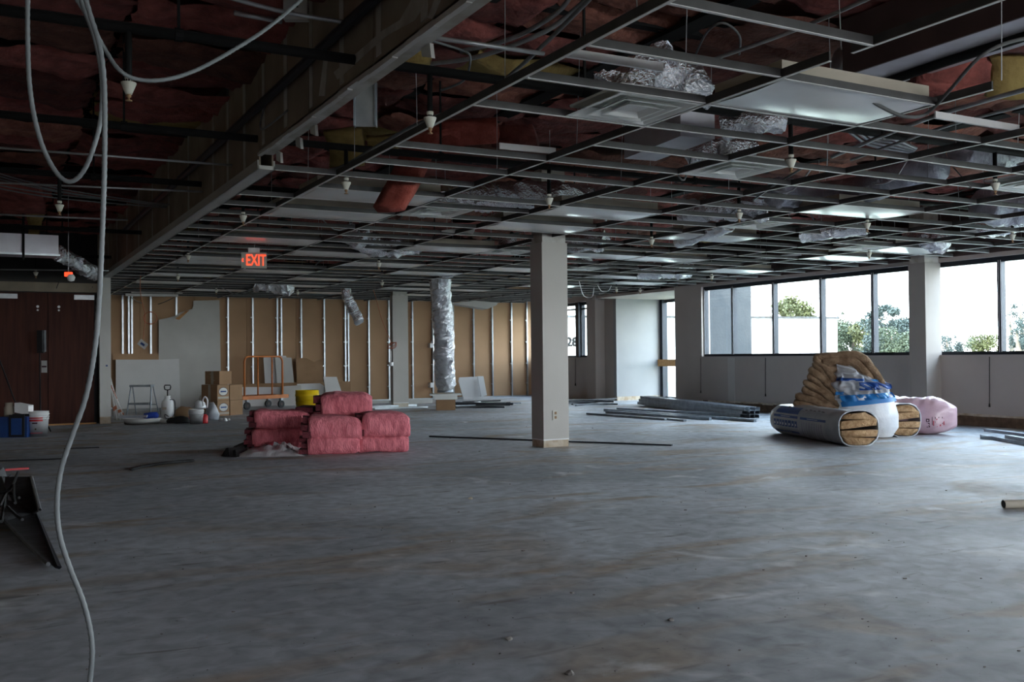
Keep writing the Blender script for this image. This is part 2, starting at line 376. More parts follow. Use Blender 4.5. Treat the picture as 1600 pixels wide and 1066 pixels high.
tag(G().box(WX+.0, 15.2, 16.96, 20.0, 2.5, 2.56).box(15.05, 15.2, 16.96, 20.1, 2.56, DZ+.2).obj('trim_3', 'paint'), 'flat soffit over the glazed alcove', None, None, 'structure')
tag(G().box(WX-.03, WX+.04, WIN_Y0, 16.05, SZ-.03, SZ).obj('trim_1', 'paint'), 'thin window sill ledge', None, None, 'structure')
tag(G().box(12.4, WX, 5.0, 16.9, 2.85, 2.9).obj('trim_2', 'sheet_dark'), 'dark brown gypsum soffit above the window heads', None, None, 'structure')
bo = tag(G().box(14.9, 14.99, 18.2, 19.98, .83, 1.0).obj('board', 'wood_lt'), 'short brown wooden board fixed across the tall glazing', 'board')

# columns
def column(x0, x1, y0, y1, label, m='column_paint', top=CZ+.0, base=True, neck=True):
    r = thing('column', label, 'column', ((x0+x1)/2, (y0+y1)/2, 0))
    G().box(x0, x1, y0, y1, .1 if base else 0, top-.06).obj('shaft', m, r)
    if base:
        g = G(); e = .004
        g.box(x0+e, x1-e, y0+e, y1-e, 0, .1); g.obj('bare_base', 'plaster', r)
        G().box(x0-.001, x1+.001, y0-.001, y1+.001, .085, .1).obj('paint_edge', 'white', r)
    if neck: G().box(x0+.015, x1-.015, y0+.015, y1-.015, top-.06, DZ+.17).obj('column_neck', 'joint', r)
    return r
cc = column(5.985, 6.345, 10.33, 10.62, 'tall pale square column standing alone in the middle of the floor')
o_ = XP(866, 649, 6.2); oy = 10.33
oc = YP(867.5, 649, oy)
ol = G().box(oc.x-.037, oc.x+.037, oy-.009, oy, oc.z-.058, oc.z+.058).obj('outlet_plate', 'ivory', cc)
G().box(oc.x-.014, oc.x+.014, oy-.012, oy-.009, oc.z+.010, oc.z+.042).box(oc.x-.014, oc.x+.014, oy-.012, oy-.009, oc.z-.042, oc.z-.010).obj('socket', 'card', ol)
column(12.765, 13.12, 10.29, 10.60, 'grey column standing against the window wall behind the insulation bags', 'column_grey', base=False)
fc0, fc1, fc2 = YP(614, 560, 20.6), YP(638, 560, 20.6), XP(610, 560, YP(614, 560, 20.6).x)
column(fc0.x, fc1.x, 20.6, min(fc2.y, 21.2), 'distant grey column in front of the tan stud wall')
column(13.39, 13.75, 20.51, 20.9, 'grey column in the far corner left of the bright white wall', 'paint', base=False)

# back wall: gypsum back paper, galvanised studs
SW = 24.0
wb = S_empty('wall_back', 'open stud wall showing tan paper backs and steel studs', (8, SW, 0))
xs = [2.0, 3.2, 4.42, 5.64, 6.86, 8.08, 9.3, 10.52, 11.74, 12.96, 13.7]
for a, b in zip(xs[:-1], xs[1:]):
    G().box(a+.004, b-.004, SW+.06, SW+.075, 0, 2.75).obj('gypsum_panel', 'kraft', wb)
G().box(1.9, 13.8, SW+.09, SW+.2, 0, DZ+.3).obj('backing', 'kraft', wb)
sx_ = [2.82, 2.95, 3.02, 3.43, 4.0, 5.19, 5.78, 6.38, 6.48, 6.98, 7.57, 8.12, 8.2, 8.75, 9.30, 9.96, 10.54, 11.14, 11.75, 12.32, 12.92, 13.41]
for i, x in enumerate(sx_):
    z0 = 1.2 if x < 3.5 else (2.0 if x == 4.0 else .03)
    g = G().box(x-.02, x+.02, SW, SW+.004, z0, 2.72).box(x-.02, x-.016, SW, SW+.06, z0, 2.72).box(x+.012, x+.02, SW+.004, SW+.01, z0, 2.72)
    g.obj('stud', 'galv', wb)
G().box(2, 13.7, SW-.004, SW+.06, 0, .03).obj('floor_track', 'galv', wb)
G().box(2, 13.7, SW-.002, SW+.06, 2.69, 2.75).obj('top_track', 'galv_dark', wb)
g = G()
for x in sx_[5:]:
    for z in (.35, .9, 1.5, 2.1):
        g.box(x-.045, x-.02, SW+.01, SW+.05, z, z+.03)
g.obj('bridging_clip', 'galv', wb, stuff=True)
wall('wall_left_far', 'header', (1.75, 1.9, 19.0, 24.1, 0, DZ+.2))

# dark timber doors on the left, header above them, end post
wd = wall('wall_left_end', 'rubber', (-4, .1-2.5, 18.72, 18.95, 0, DZ+.2), (-4, 1.8, 18.8, 18.95, 0, 2.3), (-4, 1.8, 18.85, 18.95, 2.45, DZ+.2), label='wall coloured black for the dark void above the timber doors')  # black colour stands for the unlit void and door gap
G().box(-4, 1.8, 18.66, 18.8, 2.30, 2.46).obj('beige_band', 'header', wd)
for n_, (x0, x1) in enumerate(((-1.3, -.56), (-.55, .17), (.2, .985), (.995, 1.72))):
    d = S_empty('door_%d' % (n_+1), None, ((x0+x1)/2, 18.68, 0))
    G().box(x0, x1, 18.66, 18.71, .02, 2.28).obj('door_leaf', 'wood', d)
    if n_ in (2, 3):
        hx = .83 if n_ == 2 else 1.16
        G().cyl((hx, 18.66, 2.04), (hx, 18.63, 2.04), .022).cyl((hx, 18.655, 1.98), (hx, 18.64, 1.98), .016).obj('door_bolt', 'white', d)
    cx0, cx1 = (.0, .52) if n_ == 2 else (1.4, 1.72)
    if n_ > 1: G().box(cx0 if n_ == 3 else .21, cx1 if n_ == 3 else .52, 18.60, 18.66, 2.17, 2.25).obj('closer', 'conduit', d)
tag(G().box(.1, 1.75, 18.6, 18.66, 0, .025).obj('door_gap_light', 'wood_lt'), 'pale strip standing for light in the gap under the timber doors', None, None, 'structure')  # pale solid strip stands for daylight showing under the doors
post = wall('wall_left_post', 'gyp', (1.80, 1.985, 18.55, 18.98, .12, CZ), label='pale end post at the far end of the dropped header')
G().box(1.803, 1.98, 18.553, 18.97, 0, .12).obj('bare_base', 'plaster', post)
G().box(1.9, 1.93, 18.54, 18.55, 1.0, 1.03).obj('blue_mark', 'blue', post)

# dropped header running away from the camera
hd = S_empty('wall_header', 'long dropped gypsum header with a torn lower edge', (1.9, 8, CZ))
HX0, HX1 = 1.86, 1.97
ys = [-3, -1.2, .2, 1.4, 2.6, 3.8, 5.0, 6.2, 7.5]
for a, b in zip(ys[:-1], ys[1:]):
    zz = 2.67
    G().box(HX0, HX0+.013, a+.004, b-.004, zz+.02*rnd.random(), DZ+.15).obj('gypsum_panel', 'header', hd)
ys2 = [7.5, 8.7, 9.9, 11.1, 12.3, 13.5, 14.7, 15.9, 17.1, 18.6]
for a, b in zip(ys2[:-1], ys2[1:]):
    G().box(HX0, HX0+.013, a+.003, b-.003, CZ+.03, DZ+.15).obj('gypsum_panel', 'header', hd)
G().box(HX1-.013, HX1, 7.5, 18.6, CZ+.03, DZ+.15).obj('far_face', 'header', hd)
G().box(HX1-.013, HX1, -3, 7.5, 2.70, DZ+.15).obj('far_face', 'header', hd)
y = -2.4
while y < 18.4:
    z0 = 2.70 if y < 7.4 else CZ+.03
    G().box(HX0+.015, HX1-.015, y-.02, y+.02, z0, DZ+.15).obj('stud', 'galv_dark', hd)
    G().box(HX0-.0035, HX0, y-.035-.02*rnd.random(), y+.035, z0+.02, DZ+.15).obj('joint_strip', 'joint', hd)
    y += .61 if y < 9 else 1.22
gx = G().box(HX0-.01, HX1+.012, 7.5, 18.6, CZ, CZ+.03).box(HX0-.012, HX0-.002, 7.5, 18.6, CZ, CZ+.07).box(HX1, HX1+.012, 7.5, 18.6, CZ, CZ+.07)
gx.obj('bottom_track', 'gyp', hd)
rows = []
for side in (0, 1):
    rows.append([]); 
g = G()
for i in range(60):                                   # torn plaster lip of the open part
    y0 = -3+10.5*i/60; y1 = y0+10.5/60; z = 2.665+.012*noise.noise((y0*2, 3, 1))
    g.obox((HX0+.004, (y0+y1)/2, z), (.016, 0, 0), (0, (y1-y0)/2, 0), (0, 0, .010+.006*rnd.random()))
    if rnd.random() < .2: g.obox((HX1, y0, 2.66-.03*rnd.random()), (.01, 0, 0), (0, .06, .02), (0, .01, .04))
g.obj('torn_edge', 'gyp', hd, stuff=True)
G().box(HX0, HX1, -3, 7.5, 2.675, 2.70).obj('bottom_plate', 'joint', hd)
for pl in ([(527, 124), (521, 113), (558, 82), (597, 48), (625, 31), (642, 0), (667, 0), (648, 31), (608, 53), (580, 76), (535, 118)], [(498, 150), (505, 95), (512, 92), (507, 150)], [(690, -5), (675, 30), (668, 28), (680, -5)]):
    G().prism([XP(x, y, HX0-.004) for x, y in pl], (.004, 0, 0)).obj('compound_smear', 'joint', hd)

# ------------------------------------------------------------------ roof void: insulation, purlins
def batt_mesh(seed, L=1.18, W=.58):
    r = random.Random(seed); rows = []
    for i in range(15):
        row = []
        for k in range(8):
            u, v = i/14, k/7; e = min(u, 1-u, v, 1-v)
            z = -.05*min(1, e*9) - .07*noise.noise((u*2.2+seed*5, v*1.6, seed)) - .035*noise.noise((u*6+seed, v*5, 3.3)) - .03*abs(noise.noise((u*14+seed, v*5, 1.3)))
            row.append((u*L-L/2+.02*r.uniform(-1, 1), v*W-W/2+.015*r.uniform(-1, 1), z))
        rows.append(row)
    g = G().grid(rows); n = len(g.v)
    top = [(-L/2, -W/2, .1), (L/2, -W/2, .1), (L/2, W/2, .1), (-L/2, W/2, .1)]
    g.add(top, [(0, 1, 2, 3)])
    return g
BM = {k: [batt_mesh(i+{'batt': 0, 'batt_or': 20, 'batt_yel': 40}[k]).mesh('insulation_batt', k, True) for i in range(4)] for k in ('batt', 'batt_or', 'batt_yel')}
cells = []
y = -1.0
while y < 24:
    x = -3.4
    while x < 13.2:
        cells.append((x+.61*0, y)); x += 1.22
    y += .61
cells.sort(key=lambda c: math.hypot(*c) if c[1] > .5 else 99)
far = {}
for i, (x, y) in enumerate(cells):
    near_hdr = 1.6 < x < 4.2 and rnd.random() < .08
    k = 'batt_yel' if near_hdr or (x > 6 and y < 4.5 and rnd.random() < .2) or rnd.random() < .012 else ('batt_or' if rnd.random() < (.45 if x > 3 else .15) else 'batt')
    me = rnd.choice(BM[k]); z = DZ+rnd.uniform(-.05, .05)
    if y > 14 and rnd.random() < .12: continue
    if i < 280:
        o = link('insulation_batt', me, ceil); o.matrix_parent_inverse = Matrix.Translation(-ceil.location)
        o.location = (x+rnd.uniform(-.03, .03), y, z); o.rotation_euler = (rnd.uniform(-.05, .05), rnd.uniform(-.03, .03), rnd.choice((0, PI))+rnd.uniform(-.03, .03))
    else:
        far.setdefault(k, G()).add([(vx+x, vy+y, vz+z) for vx, vy, vz in (v.co for v in me.vertices)], [tuple(p.vertices) for p in me.polygons])
for k, g in far.items(): g.obj('distant_insulation', k, ceil, True, True)
y = .7
while y < 24:
    G().box(-4, 13.1, y-.04, y+.04, DZ-.02, DZ+.15).obj('purlin', 'black', ceil); y += 2.44
for x in (4.3, 8.6, 12.4):
    G().box(x-.08, x+.08, -3, 24, DZ-.06, DZ-.03).box(x-.01, x+.01, -3, 24, DZ-.03, DZ+.16).obj('girder', 'black', ceil)

# ------------------------------------------------------------------ suspended grid
GX0, GY0 = 1.2677, 4.471
gxp = lambda i: GX0+1.2192*i
gyp = lambda j: GY0+.6096*j
grid = thing('ceiling_grid', 'suspended ceiling grid of white metal tees without tiles', 'ceiling grid', (7, 10, CZ))
def two(me):                                          # face painted white, zinc web darkened to stand for its shade
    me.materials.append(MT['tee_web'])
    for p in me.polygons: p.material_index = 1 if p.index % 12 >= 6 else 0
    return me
def tee(g, p, q, big=True):
    p, q = Vector(p), Vector(q); h = .046 if big else .042
    g.bar(p+Vector((0, 0, .002)), q+Vector((0, 0, .002)), .020, .003); g.bar(p+Vector((0, 0, h/2+.004)), q+Vector((0, 0, h/2+.004)), .012, h)
    return g
L2a, L2b, L3a = ZP(1302, 97, CZ), ZP(1338, 85, CZ), ZP(1546, 140, CZ)
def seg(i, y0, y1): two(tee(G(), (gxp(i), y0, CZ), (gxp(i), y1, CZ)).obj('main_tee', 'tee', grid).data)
YE = 23.9
seg(1, -1, YE); seg(2, L2a.y, YE); seg(2, -1, L2b.y); seg(3, L3a.y, YE)
for i in range(4, 10): seg(i, .5, YE if i < 10 else 16)
CT = {}
def ctmesh(L):
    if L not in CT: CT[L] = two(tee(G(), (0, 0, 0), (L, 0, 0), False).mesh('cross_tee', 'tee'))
    return CT[L]
cts = []
skip = {(2, -2), (2, -3), (2, -4), (2, -5), (3, -1), (3, -2), (3, -3), (3, -4), (1, -3), (1, -4), (1, -5)}
for j in range(-5, 32):
    for i in range(0, 10):
        if (i, j) in skip or rnd.random() < .05 and j > 3: continue
        x0 = HX1 if i == 0 else gxp(i)+.012; x1 = gxp(i+1)-.012 if i < 9 else 12.98
        if i == 0 and j < 5: continue
        if i > 0 and i < 3 and j == 2 and i == 1: continue
        cts.append((x0, gyp(j), round(x1-x0, 4)))
cts.sort(key=lambda c: math.hypot(c[0]+.6, c[1]))
gfar = G()
for n_, (x, y, L) in enumerate(cts):
    tilt = rnd.uniform(-.006, .006)
    if n_ < 290:
        o = link('cross_tee', ctmesh(L), grid); o.matrix_parent_inverse = Matrix.Translation(-grid.location); o.location = (x, y, CZ+.001+rnd.uniform(-.004, .004)); o.rotation_euler = (0, tilt, 0)
    else: tee(gfar, (x, y, CZ), (x+L, y, CZ), False)
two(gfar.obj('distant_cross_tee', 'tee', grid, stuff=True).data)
for a, b in (((780, 233), (868, 241)), ((882, 89), (1036, 112)), ((1461, 185), (1592, 206)), ((780, 272), (968, 291))):
    tee(G(), ZP(*a, CZ+.05), ZP(*b, CZ+.05), False).obj('loose_tee', 'tee', grid)
g = G()
for i in range(1, 10):
    for j in range(-2, 31, 2):
        x, y = gxp(i), gyp(j)+.2; g.bar((x, y, CZ+.04), (x+rnd.uniform(-.05, .05), y+rnd.uniform(-.05, .05), DZ), .004, .004)
g.obj('hanger_wire', 'conduit', grid, stuff=True)

# ceiling light panels
lp = thing('ceiling_light', 'x', 'light', (0, 0, 0))
LX, LY = 1.19, .585
g = G(); t = .022
g.box(0, LX, 0, t, .006, .02).box(0, LX, LY-t, LY, .006, .02).box(0, t, t, LY-t, .006, .02).box(LX-t, LX, t, LY-t, .006, .02); g.obj('frame', 'tee', lp)
rows = []
for k in range(7):
    rows.append([(t+(LX-2*t)*i/12, t+(LY-2*t)*k/6, -.002-.02*math.sin(PI*k/6)*(.4+.6*math.sin(PI*i/12))+.008) for i in range(13)])
G().grid(rows).obj('lens', 'panel', lp, True)
G().box(.02, LX-.02, .02, LY-.02, .02, .115).obj('housing', 'housing', lp)
lights = [(2, -1), (1, 6), (1, 8), (1, 12), (1, 16), (1, 17), (1, 21), (1, 24), (3, 6), (3, 8), (3, 12), (3, 16), (3, 21), (3, 24), (5, 4), (5, 8), (5, 12), (5, 16), (5, 22), (5, 24), (6, 12), (8, 8), (8, 10), (8, 14), (7, 17), (7, 21), (6, 24), (2, 14), (4, 18), (2, 19), (6, 27), (4, 27), (2, 27), (8, 19)]
bayn = ['', 'first', 'second', 'third', 'fourth', 'fifth', 'sixth', 'seventh', 'eighth']
cnt = {}
for (i, j) in sorted(lights, key=lambda a: a[1]):
    k = cnt.get(i, 0); cnt[i] = k+1
    lb = 'large milky light panel near the camera with a beige housing above it' if (i, j) == (2, -1) else \
        'pale light panel, %s from the camera in the %s bay right of the header' % (ORD[k], bayn[i])
    loc = (gxp(i)+.0146, gyp(j)+.012, CZ)
    if (i, j) == (2, -1): lp.location = loc; lp['label'] = lb; lp['group'] = 'ceiling light panels'
    else: dup(lp, Vector(loc)-lp.location, lb, 'ceiling light panels')

# square air diffusers
ad = thing('air_diffuser', 'x', 'vent', (0, 0, 0))
def ring(g, a, b, za, zb):
    A = [(a, a, za), (.59-a, a, za), (.59-a, .59-a, za), (a, .59-a, za)]; B = [(b, b, zb), (.59-b, b, zb), (.59-b, .59-b, zb), (b, .59-b, zb)]
    return g.add(A+B, [(i, (i+1) % 4, 4+(i+1) % 4, 4+i) for i in range(4)])
g = G(); ring(g, 0, .03, .006, .006); ring(g, .03, .1, .006, .05); g.obj('frame', 'diffuser', ad)
g = G(); ring(g, .09, .105, .0, .0); ring(g, .105, .17, .0, .045); g.obj('cone', 'diffuser', ad)
g = G(); ring(g, .16, .175, -.004, -.004); ring(g, .175, .23, -.004, .04); g.obj('cone', 'diffuser', ad)
G().box(.22, .37, .22, .37, .02, .024).obj('centre_plate', 'diffuser', ad)
G().box(.02, .57, .02, .57, .055, .07).obj('back_pan', 'diffuser', ad)
G().cyl((.295, .295, .07), (.295, .295, .2), .13, 16).obj('neck', 'foil', ad)
dl = [((1, 0, .5), 'nearest square air diffuser, in front of the crumpled silver duct'), ((3, 2, 0), 'square air diffuser below the sprinkler head right of the big light panel'),
      ((2, 7, 0), 'square air diffuser beside the hanging red batt'), ((5, 6, 0), 'square air diffuser left of the foil ducts above the windows'), ((5, 1, .0), 'square air diffuser at the right edge of the picture'),
      ((4, 12, 0), 'small square air diffuser behind the middle column'), ((7, 8, .5), 'square air diffuser close to the window wall'), ((6, 15, 0), 'far square air diffuser beyond the middle column')]
for n_, ((i, j, h), lb) in enumerate(dl):
    loc = Vector((gxp(i)+.015+h*1.2192, gyp(j)+.01, CZ))
    if (i, j) == (5, 1): loc.x = ZP(1590, 293, CZ).x-.25
    if n_ == 0: ad.location = loc; ad['label'] = lb; ad['group'] = 'square air diffusers'
    else: dup(ad, loc-ad.location, lb, 'square air diffusers')

# sprinkler branch pipes and heads
PZ = 2.80
rowsY = [5.3, 7.55, 9.75, 13.8, 17.3, 20.4]
for n_, yy in enumerate(rowsY):
    t = thing('sprinkler_pipe', '%s black sprinkler branch pipe crossing the roof void' % ORD[n_], 'pipe', (6, yy, PZ), 'black sprinkler pipes')
    G().cyl((-3.5, yy, PZ), (12.9, yy, PZ), .028, 10).obj('pipe', 'black', t, True)
    for x in (-1.5, .9, 3.4, 6.1, 8.6, 11.2): G().bar((x, yy, PZ+.0), (x, yy, DZ+.1), .014, .014).obj('pipe_hanger', 'black', t); G().cyl((x-.02, yy, PZ), (x+.02, yy, PZ), .036).obj('pipe_clamp', 'black', t)
heads = [((201, 120), 'nearest sprinkler head with a white cap under the looping grey cables', 0), ((672, 192), 'sprinkler head with a white cone above the nearest main tee', 0),
         ((541, 298), 'sprinkler head with a white cone left of the hanging red batt', 1), ((858, 315), 'ivory sprinkler head above the middle column', 1),
         ((1236, 250), 'sprinkler head with a white bowl below the big light panel', 0), ((1155, 340), 'ivory sprinkler head beside the dark crumpled duct', 1),
         ((1555, 285), 'square ivory sprinkler head at the right edge', 0), ((380, 348), 'sprinkler head up and left of the exit sign', 2), ((1355, 355), 'sprinkler head above the left windows', 1),
         ((1582, 372), 'sprinkler head above the rightmost window', 1), ((1018, 372), 'white sprinkler head right of the middle column top', 2), ((592, 412), 'sprinkler head left of the standing duct top', 3),
         ((597, 440), 'sprinkler head above the distant column', 4), ((294, 405), 'sprinkler head above the stud wall left of the exit sign', 3), ((278, 435), 'small sprinkler head over the tall gypsum sheet', 4),
         ((338, 456), 'small sprinkler head over the cardboard boxes', 5), ((540, 455), 'small sprinkler head beside the dangling duct end', 5), ((1358, 400), 'sprinkler head close to the left windows', 2),
         ((93, 318), 'sprinkler head in the dark void left of the header', 2), ((1112, 430), 'far sprinkler head above the wall pier', 3), ((465, 470), 'tiny far sprinkler head above the orange cart', 5), ((1000, 447), 'tiny far sprinkler head above the bright white wall', 4),
         ((56, 432), 'small sprinkler head in front of the timber doors', 4), ((963, 445), 'tiny far sprinkler head over the far corner column', 4)]
proto = None
for (px, py), lb, ri in heads:
    p = ZP(px, py, 2.47); yy = rowsY[ri]; q = YP(px, py, yy)
    q.z = 2.46
    if proto is None:
        proto = thing('sprinkler', lb, 'sprinkler', q, 'sprinkler heads'); z = q.z
        G().cyl(q+Vector((0, 0, .06)), (q.x, q.y, PZ+.02), .017, 8).obj('drop_pipe', 'black', proto, True)
        G().lathe([(.001, .0), (.016, .0), (.02, .01), (.038, .055), (.038, .06), (.016, .06), (.016, .075), (.02, .08), (.02, .095), (.0, .095)], q, 16).obj('cap', 'ivory', proto, True)
        G().lathe([(.0, -.035), (.017, -.034), (.017, -.03), (.006, -.028), (.006, -.018), (.013, -.012), (.011, .0), (.0, .0)], q, 10).obj('nozzle', 'card', proto, True)
    else: dup(proto, q-proto.location, lb, 'sprinkler heads')

# ------------------------------------------------------------------ ducts
def corr(pts, r, m, name, parent=None, step=.03, amp=.06, crum=.02, n=18, flat=1.):
    P = spline(pts, 10); L = 0; out = [P[0]]
    for a, b in zip(P[:-1], P[1:]):                    # resample
        d = (b-a).length; k = max(1, int(d/step)); out += [a+(b-a)*(i+1)/k for i in range(k)]
    rs = [r*(1+amp*(1 if i % 2 else -1)*.5+.06*noise.noise((i*.21, r*9, 0))) for i in range(len(out))]
    g = G().tube(out, rs, n); g.v = [tuple(Vector(v)+noise.noise_vector(Vector(v)*7)*crum+noise.noise_vector(Vector(v)*26)*crum*.55) for v in g.v]
    return g.obj(name, m, parent, m != 'foil')
def duct(label, pts, r, m='foil', **k):
    return tag(corr(pts, r, m, 'flexible_duct', **k), label, 'duct', 'flexible ducts in the roof void' if k.pop('grp', True) else None)
duct('crumpled silver flexible duct rising above the nearest air diffuser', [ZP(950, 152, 2.80), ZP(985, 132, 2.92), ZP(1030, 118, 3.0), ZP(1075, 128, 2.98), ZP(1088, 150, 2.86)], .14, crum=.05)
duct('short foil stub drooping beside the nearest air diffuser', [ZP(1028, 92, 3.2), ZP(1042, 112, 3.05), ZP(1040, 128, 2.95)], .11, crum=.05)
duct('crinkled foil duct under the left end of the big light panel', [ZP(1128, 200, 2.72), ZP(1165, 193, 2.74), ZP(1222, 186, 2.78)], .09, crum=.03)
duct('dark foil elbow left of the sprinkler bowl', [ZP(1080, 240, 2.85), ZP(1120, 235, 2.85), ZP(1175, 228, 2.9)], .10, crum=.04)
duct('long lavender flexible duct over the middle of the grid', [ZP(1210, 300, 2.76), ZP(1280, 307, 2.76), ZP(1340, 298, 2.76), ZP(1410, 272, 2.78), ZP(1472, 258, 2.80)], .15, 'foil_lav', crum=.02)
duct('dark crumpled foil duct near the left windows', [ZP(1075, 330, 2.78), ZP(1110, 322, 2.78), ZP(1150, 320, 2.75), ZP(1198, 322, 2.72)], .16, crum=.05)
duct('thin foil duct lying along the tees left of the ivory sprinkler', [ZP(1060, 375, 2.6), ZP(1100, 362, 2.62), ZP(1140, 350, 2.64)], .10, crum=.03)
duct('long silver duct left of the middle sprinkler', [ZP(650, 318, 2.72), ZP(700, 312, 2.76), ZP(790, 306, 2.80), ZP(870, 306, 2.82), ZP(940, 316, 2.82)], .15, crum=.04)
duct('sagging silver duct left of the standing duct', [ZP(553, 366, 2.72), ZP(578, 380, 2.68), ZP(610, 385, 2.66), ZP(655, 380, 2.72)], .15, crum=.05)
duct('short silver duct end right of the middle column top', [ZP(888, 380, 2.7), ZP(915, 378, 2.68), ZP(945, 376, 2.68)], .14, crum=.05)
duct('lavender ribbed duct running off the right edge', [ZP(1500, 236, 2.86), ZP(1540, 243, 2.86), ZP(1600, 252, 2.9), ZP(1660, 262, 2.9)], .12, 'foil_lav', crum=.02)
duct('wide lavender duct above the right windows', [ZP(1535, 322, 2.74), ZP(1570, 327, 2.72), ZP(1610, 322, 2.74), ZP(1660, 312, 2.8)], .20, 'foil_lav', crum=.03)
duct('hanging foil elbow above the right column', [ZP(1400, 376, 2.76), ZP(1440, 372, 2.72), ZP(1462, 374, 2.66), ZP(1466, 382, 2.6)], .15, crum=.04)
duct('foil duct lying over the window soffit', [ZP(1250, 362, 2.62), ZP(1300, 357, 2.64), ZP(1355, 350, 2.66)], .13, crum=.03)
duct('bright foil duct above the rightmost window', [ZP(1530, 352, 2.74), ZP(1575, 348, 2.74), ZP(1640, 340, 2.8)], .15, crum=.04)
duct('far foil duct near the wall pier', [ZP(1000, 424, 2.66), ZP(1040, 422, 2.66), ZP(1075, 420, 2.7)], .16, crum=.05)
duct('crumpled far foil duct left of the distant column', [ZP(400, 436, 2.7), ZP(430, 440, 2.65), ZP(455, 442, 2.62)], .22, crum=.08)
duct('dangling cut foil duct in front of the stud wall', [YP(536, 440, 20.3), YP(545, 468, 20.2), YP(550, 480, 20.2), YP(556, 492, 20.1), YP(562, 503, 20.0)], .11, crum=.03, step=.04)
duct('foil duct stub at the top of the standing duct', [ZP(690, 424, 2.66), ZP(708, 424, 2.64), ZP(716, 420, 2.68)], .1, crum=.04)
fl = duct('torn foil duct hanging off the left rectangular duct', [ZP(92, 396, 2.66), ZP(112, 408, 2.62), ZP(130, 418, 2.56), ZP(147, 428, 2.5)], .10, crum=.06)
# sheet metal ducts
t = thing('sheet_metal_duct', 'large grey sheet metal duct at the top right', 'duct', (5.35, 3, 3.0))
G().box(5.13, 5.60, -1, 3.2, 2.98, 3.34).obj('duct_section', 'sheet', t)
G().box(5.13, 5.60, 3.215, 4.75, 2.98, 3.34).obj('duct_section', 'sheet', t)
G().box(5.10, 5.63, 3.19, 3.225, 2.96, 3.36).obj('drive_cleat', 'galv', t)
G().box(5.11, 5.128, -1, 4.75, 2.98, 3.36).obj('shaded_side', 'sheet_dark', t)  # dark sheet stands for shade on this side of the duct
G().cyl((5.36, 4.75, 3.12), (5.36, 4.95, 3.12), .15, 18).obj('collar', 'galv', t, True)
b0, b1 = ZP(1000, 222, 2.9), ZP(1090, 184, 2.9)
t = tag(G().bar(b0, b1, .3, .3).obj('sheet_metal_duct', 'sheet'), 'smooth grey duct section under the nearest main tees', 'duct')
t = thing('sheet_metal_duct', 'wide grey rectangular duct in the dark left void', 'duct', (.3, 14.3, 2.6))
G().box(-1.2, .88, 14.2, 14.7, 2.50, 2.76).obj('duct_section', 'sheet', t)
G().box(-1.2, .9, 14.17, 14.2, 2.485, 2.51).obj('bottom_flange', 'galv', t)
for x in (-.2, .45): G().box(x, x+.03, 14.16, 14.2, 2.42, DZ).obj('strap', 'black', t)

# standing foil duct with diffuser plate on a box
t = thing('standing_duct', 'tall silver foil duct standing on a plate and hanging from the ceiling', 'duct', (8.3, 18.6, .3))
base = YP(696, 612, 18.9); topd = YP(687, 420, 17.0)
ax = topd-base; P = [base+Vector((0, 0, .14)), base+ax*.25, base+ax*.5+Vector((.02, 0, 0)), base+ax*.75, topd]
corr(P, .2, 'foil', 'foil_sleeve', t, amp=.03, crum=.04, n=26, step=.04)
corr([base-Vector((0, 0, .02)), base+Vector((0, 0, .16))], .17, 'galv_dark', 'collar', t, amp=.12, crum=0, n=18, step=.03)
pc = base-Vector((0, 0, .05)); ua = Vector((.92, -.39, 0)); ub = Vector((.39, .92, 0))
G().obox(pc+Vector((0, 0, -.01)), ua*.33, ub*.33, (0, 0, .012)).obox(pc+Vector((0, 0, -.06)), ua*.24, ub*.24, (0, 0, .05)).obj('diffuser_plate', 'diffuser', t)
bc = pc-Vector((0, 0, .11)); bh = bc.z
t = thing('cardboard_box', 'small reddish brown box under the standing foil duct', 'box', (bc.x, bc.y, 0))
G().obox((bc.x, bc.y, bh/2), ua*.2, ub*.2, (0, 0, bh/2)).obj('carton', 'card', t)
G().obox((bc.x, bc.y, bh/2), ua*.201, ub*.02, (0, 0, bh/2+.001)).obj('tape', 'card_dk', t)
text('XXXXX', .06, Vector((bc.x, bc.y, bh*.55))-ub*.203, ua, (0, 0, 1), 'ink_red', 'printing', t) if False else None

# ------------------------------------------------------------------ hanging batts and torn insulation
def slab(label, name, m, path, wv, th, cat='insulation', m2=None, amp=.02):
    g = G(); path = spline(path, 4); wv = Vector(wv); rings = []
    for i, p in enumerate(path):
        d = (path[min(i+1, len(path)-1)]-path[max(i-1, 0)]).normalized(); nn = d.cross(wv).normalized()*th/2
        rings.append([jig(q, amp, 6) for q in (p-wv/2-nn, p-wv/6-nn*1.1, p+wv/6-nn*1.1, p+wv/2-nn, p+wv/2+nn, p+wv/6+nn*1.1, p-wv/6+nn*1.1, p-wv/2+nn)])
    g.loft(rings); return tag(g.obj(name, m, None, True), label, cat)
hp = [YP(663, 212, 7.85), YP(650, 245, 7.83), YP(628, 290, 7.82), YP(608, 326, 7.8)]
slab('red insulation batt hanging down through the ceiling grid', 'insulation_batt', 'batt_pk', hp, rt*.25-fw*.10, .09, amp=.008)
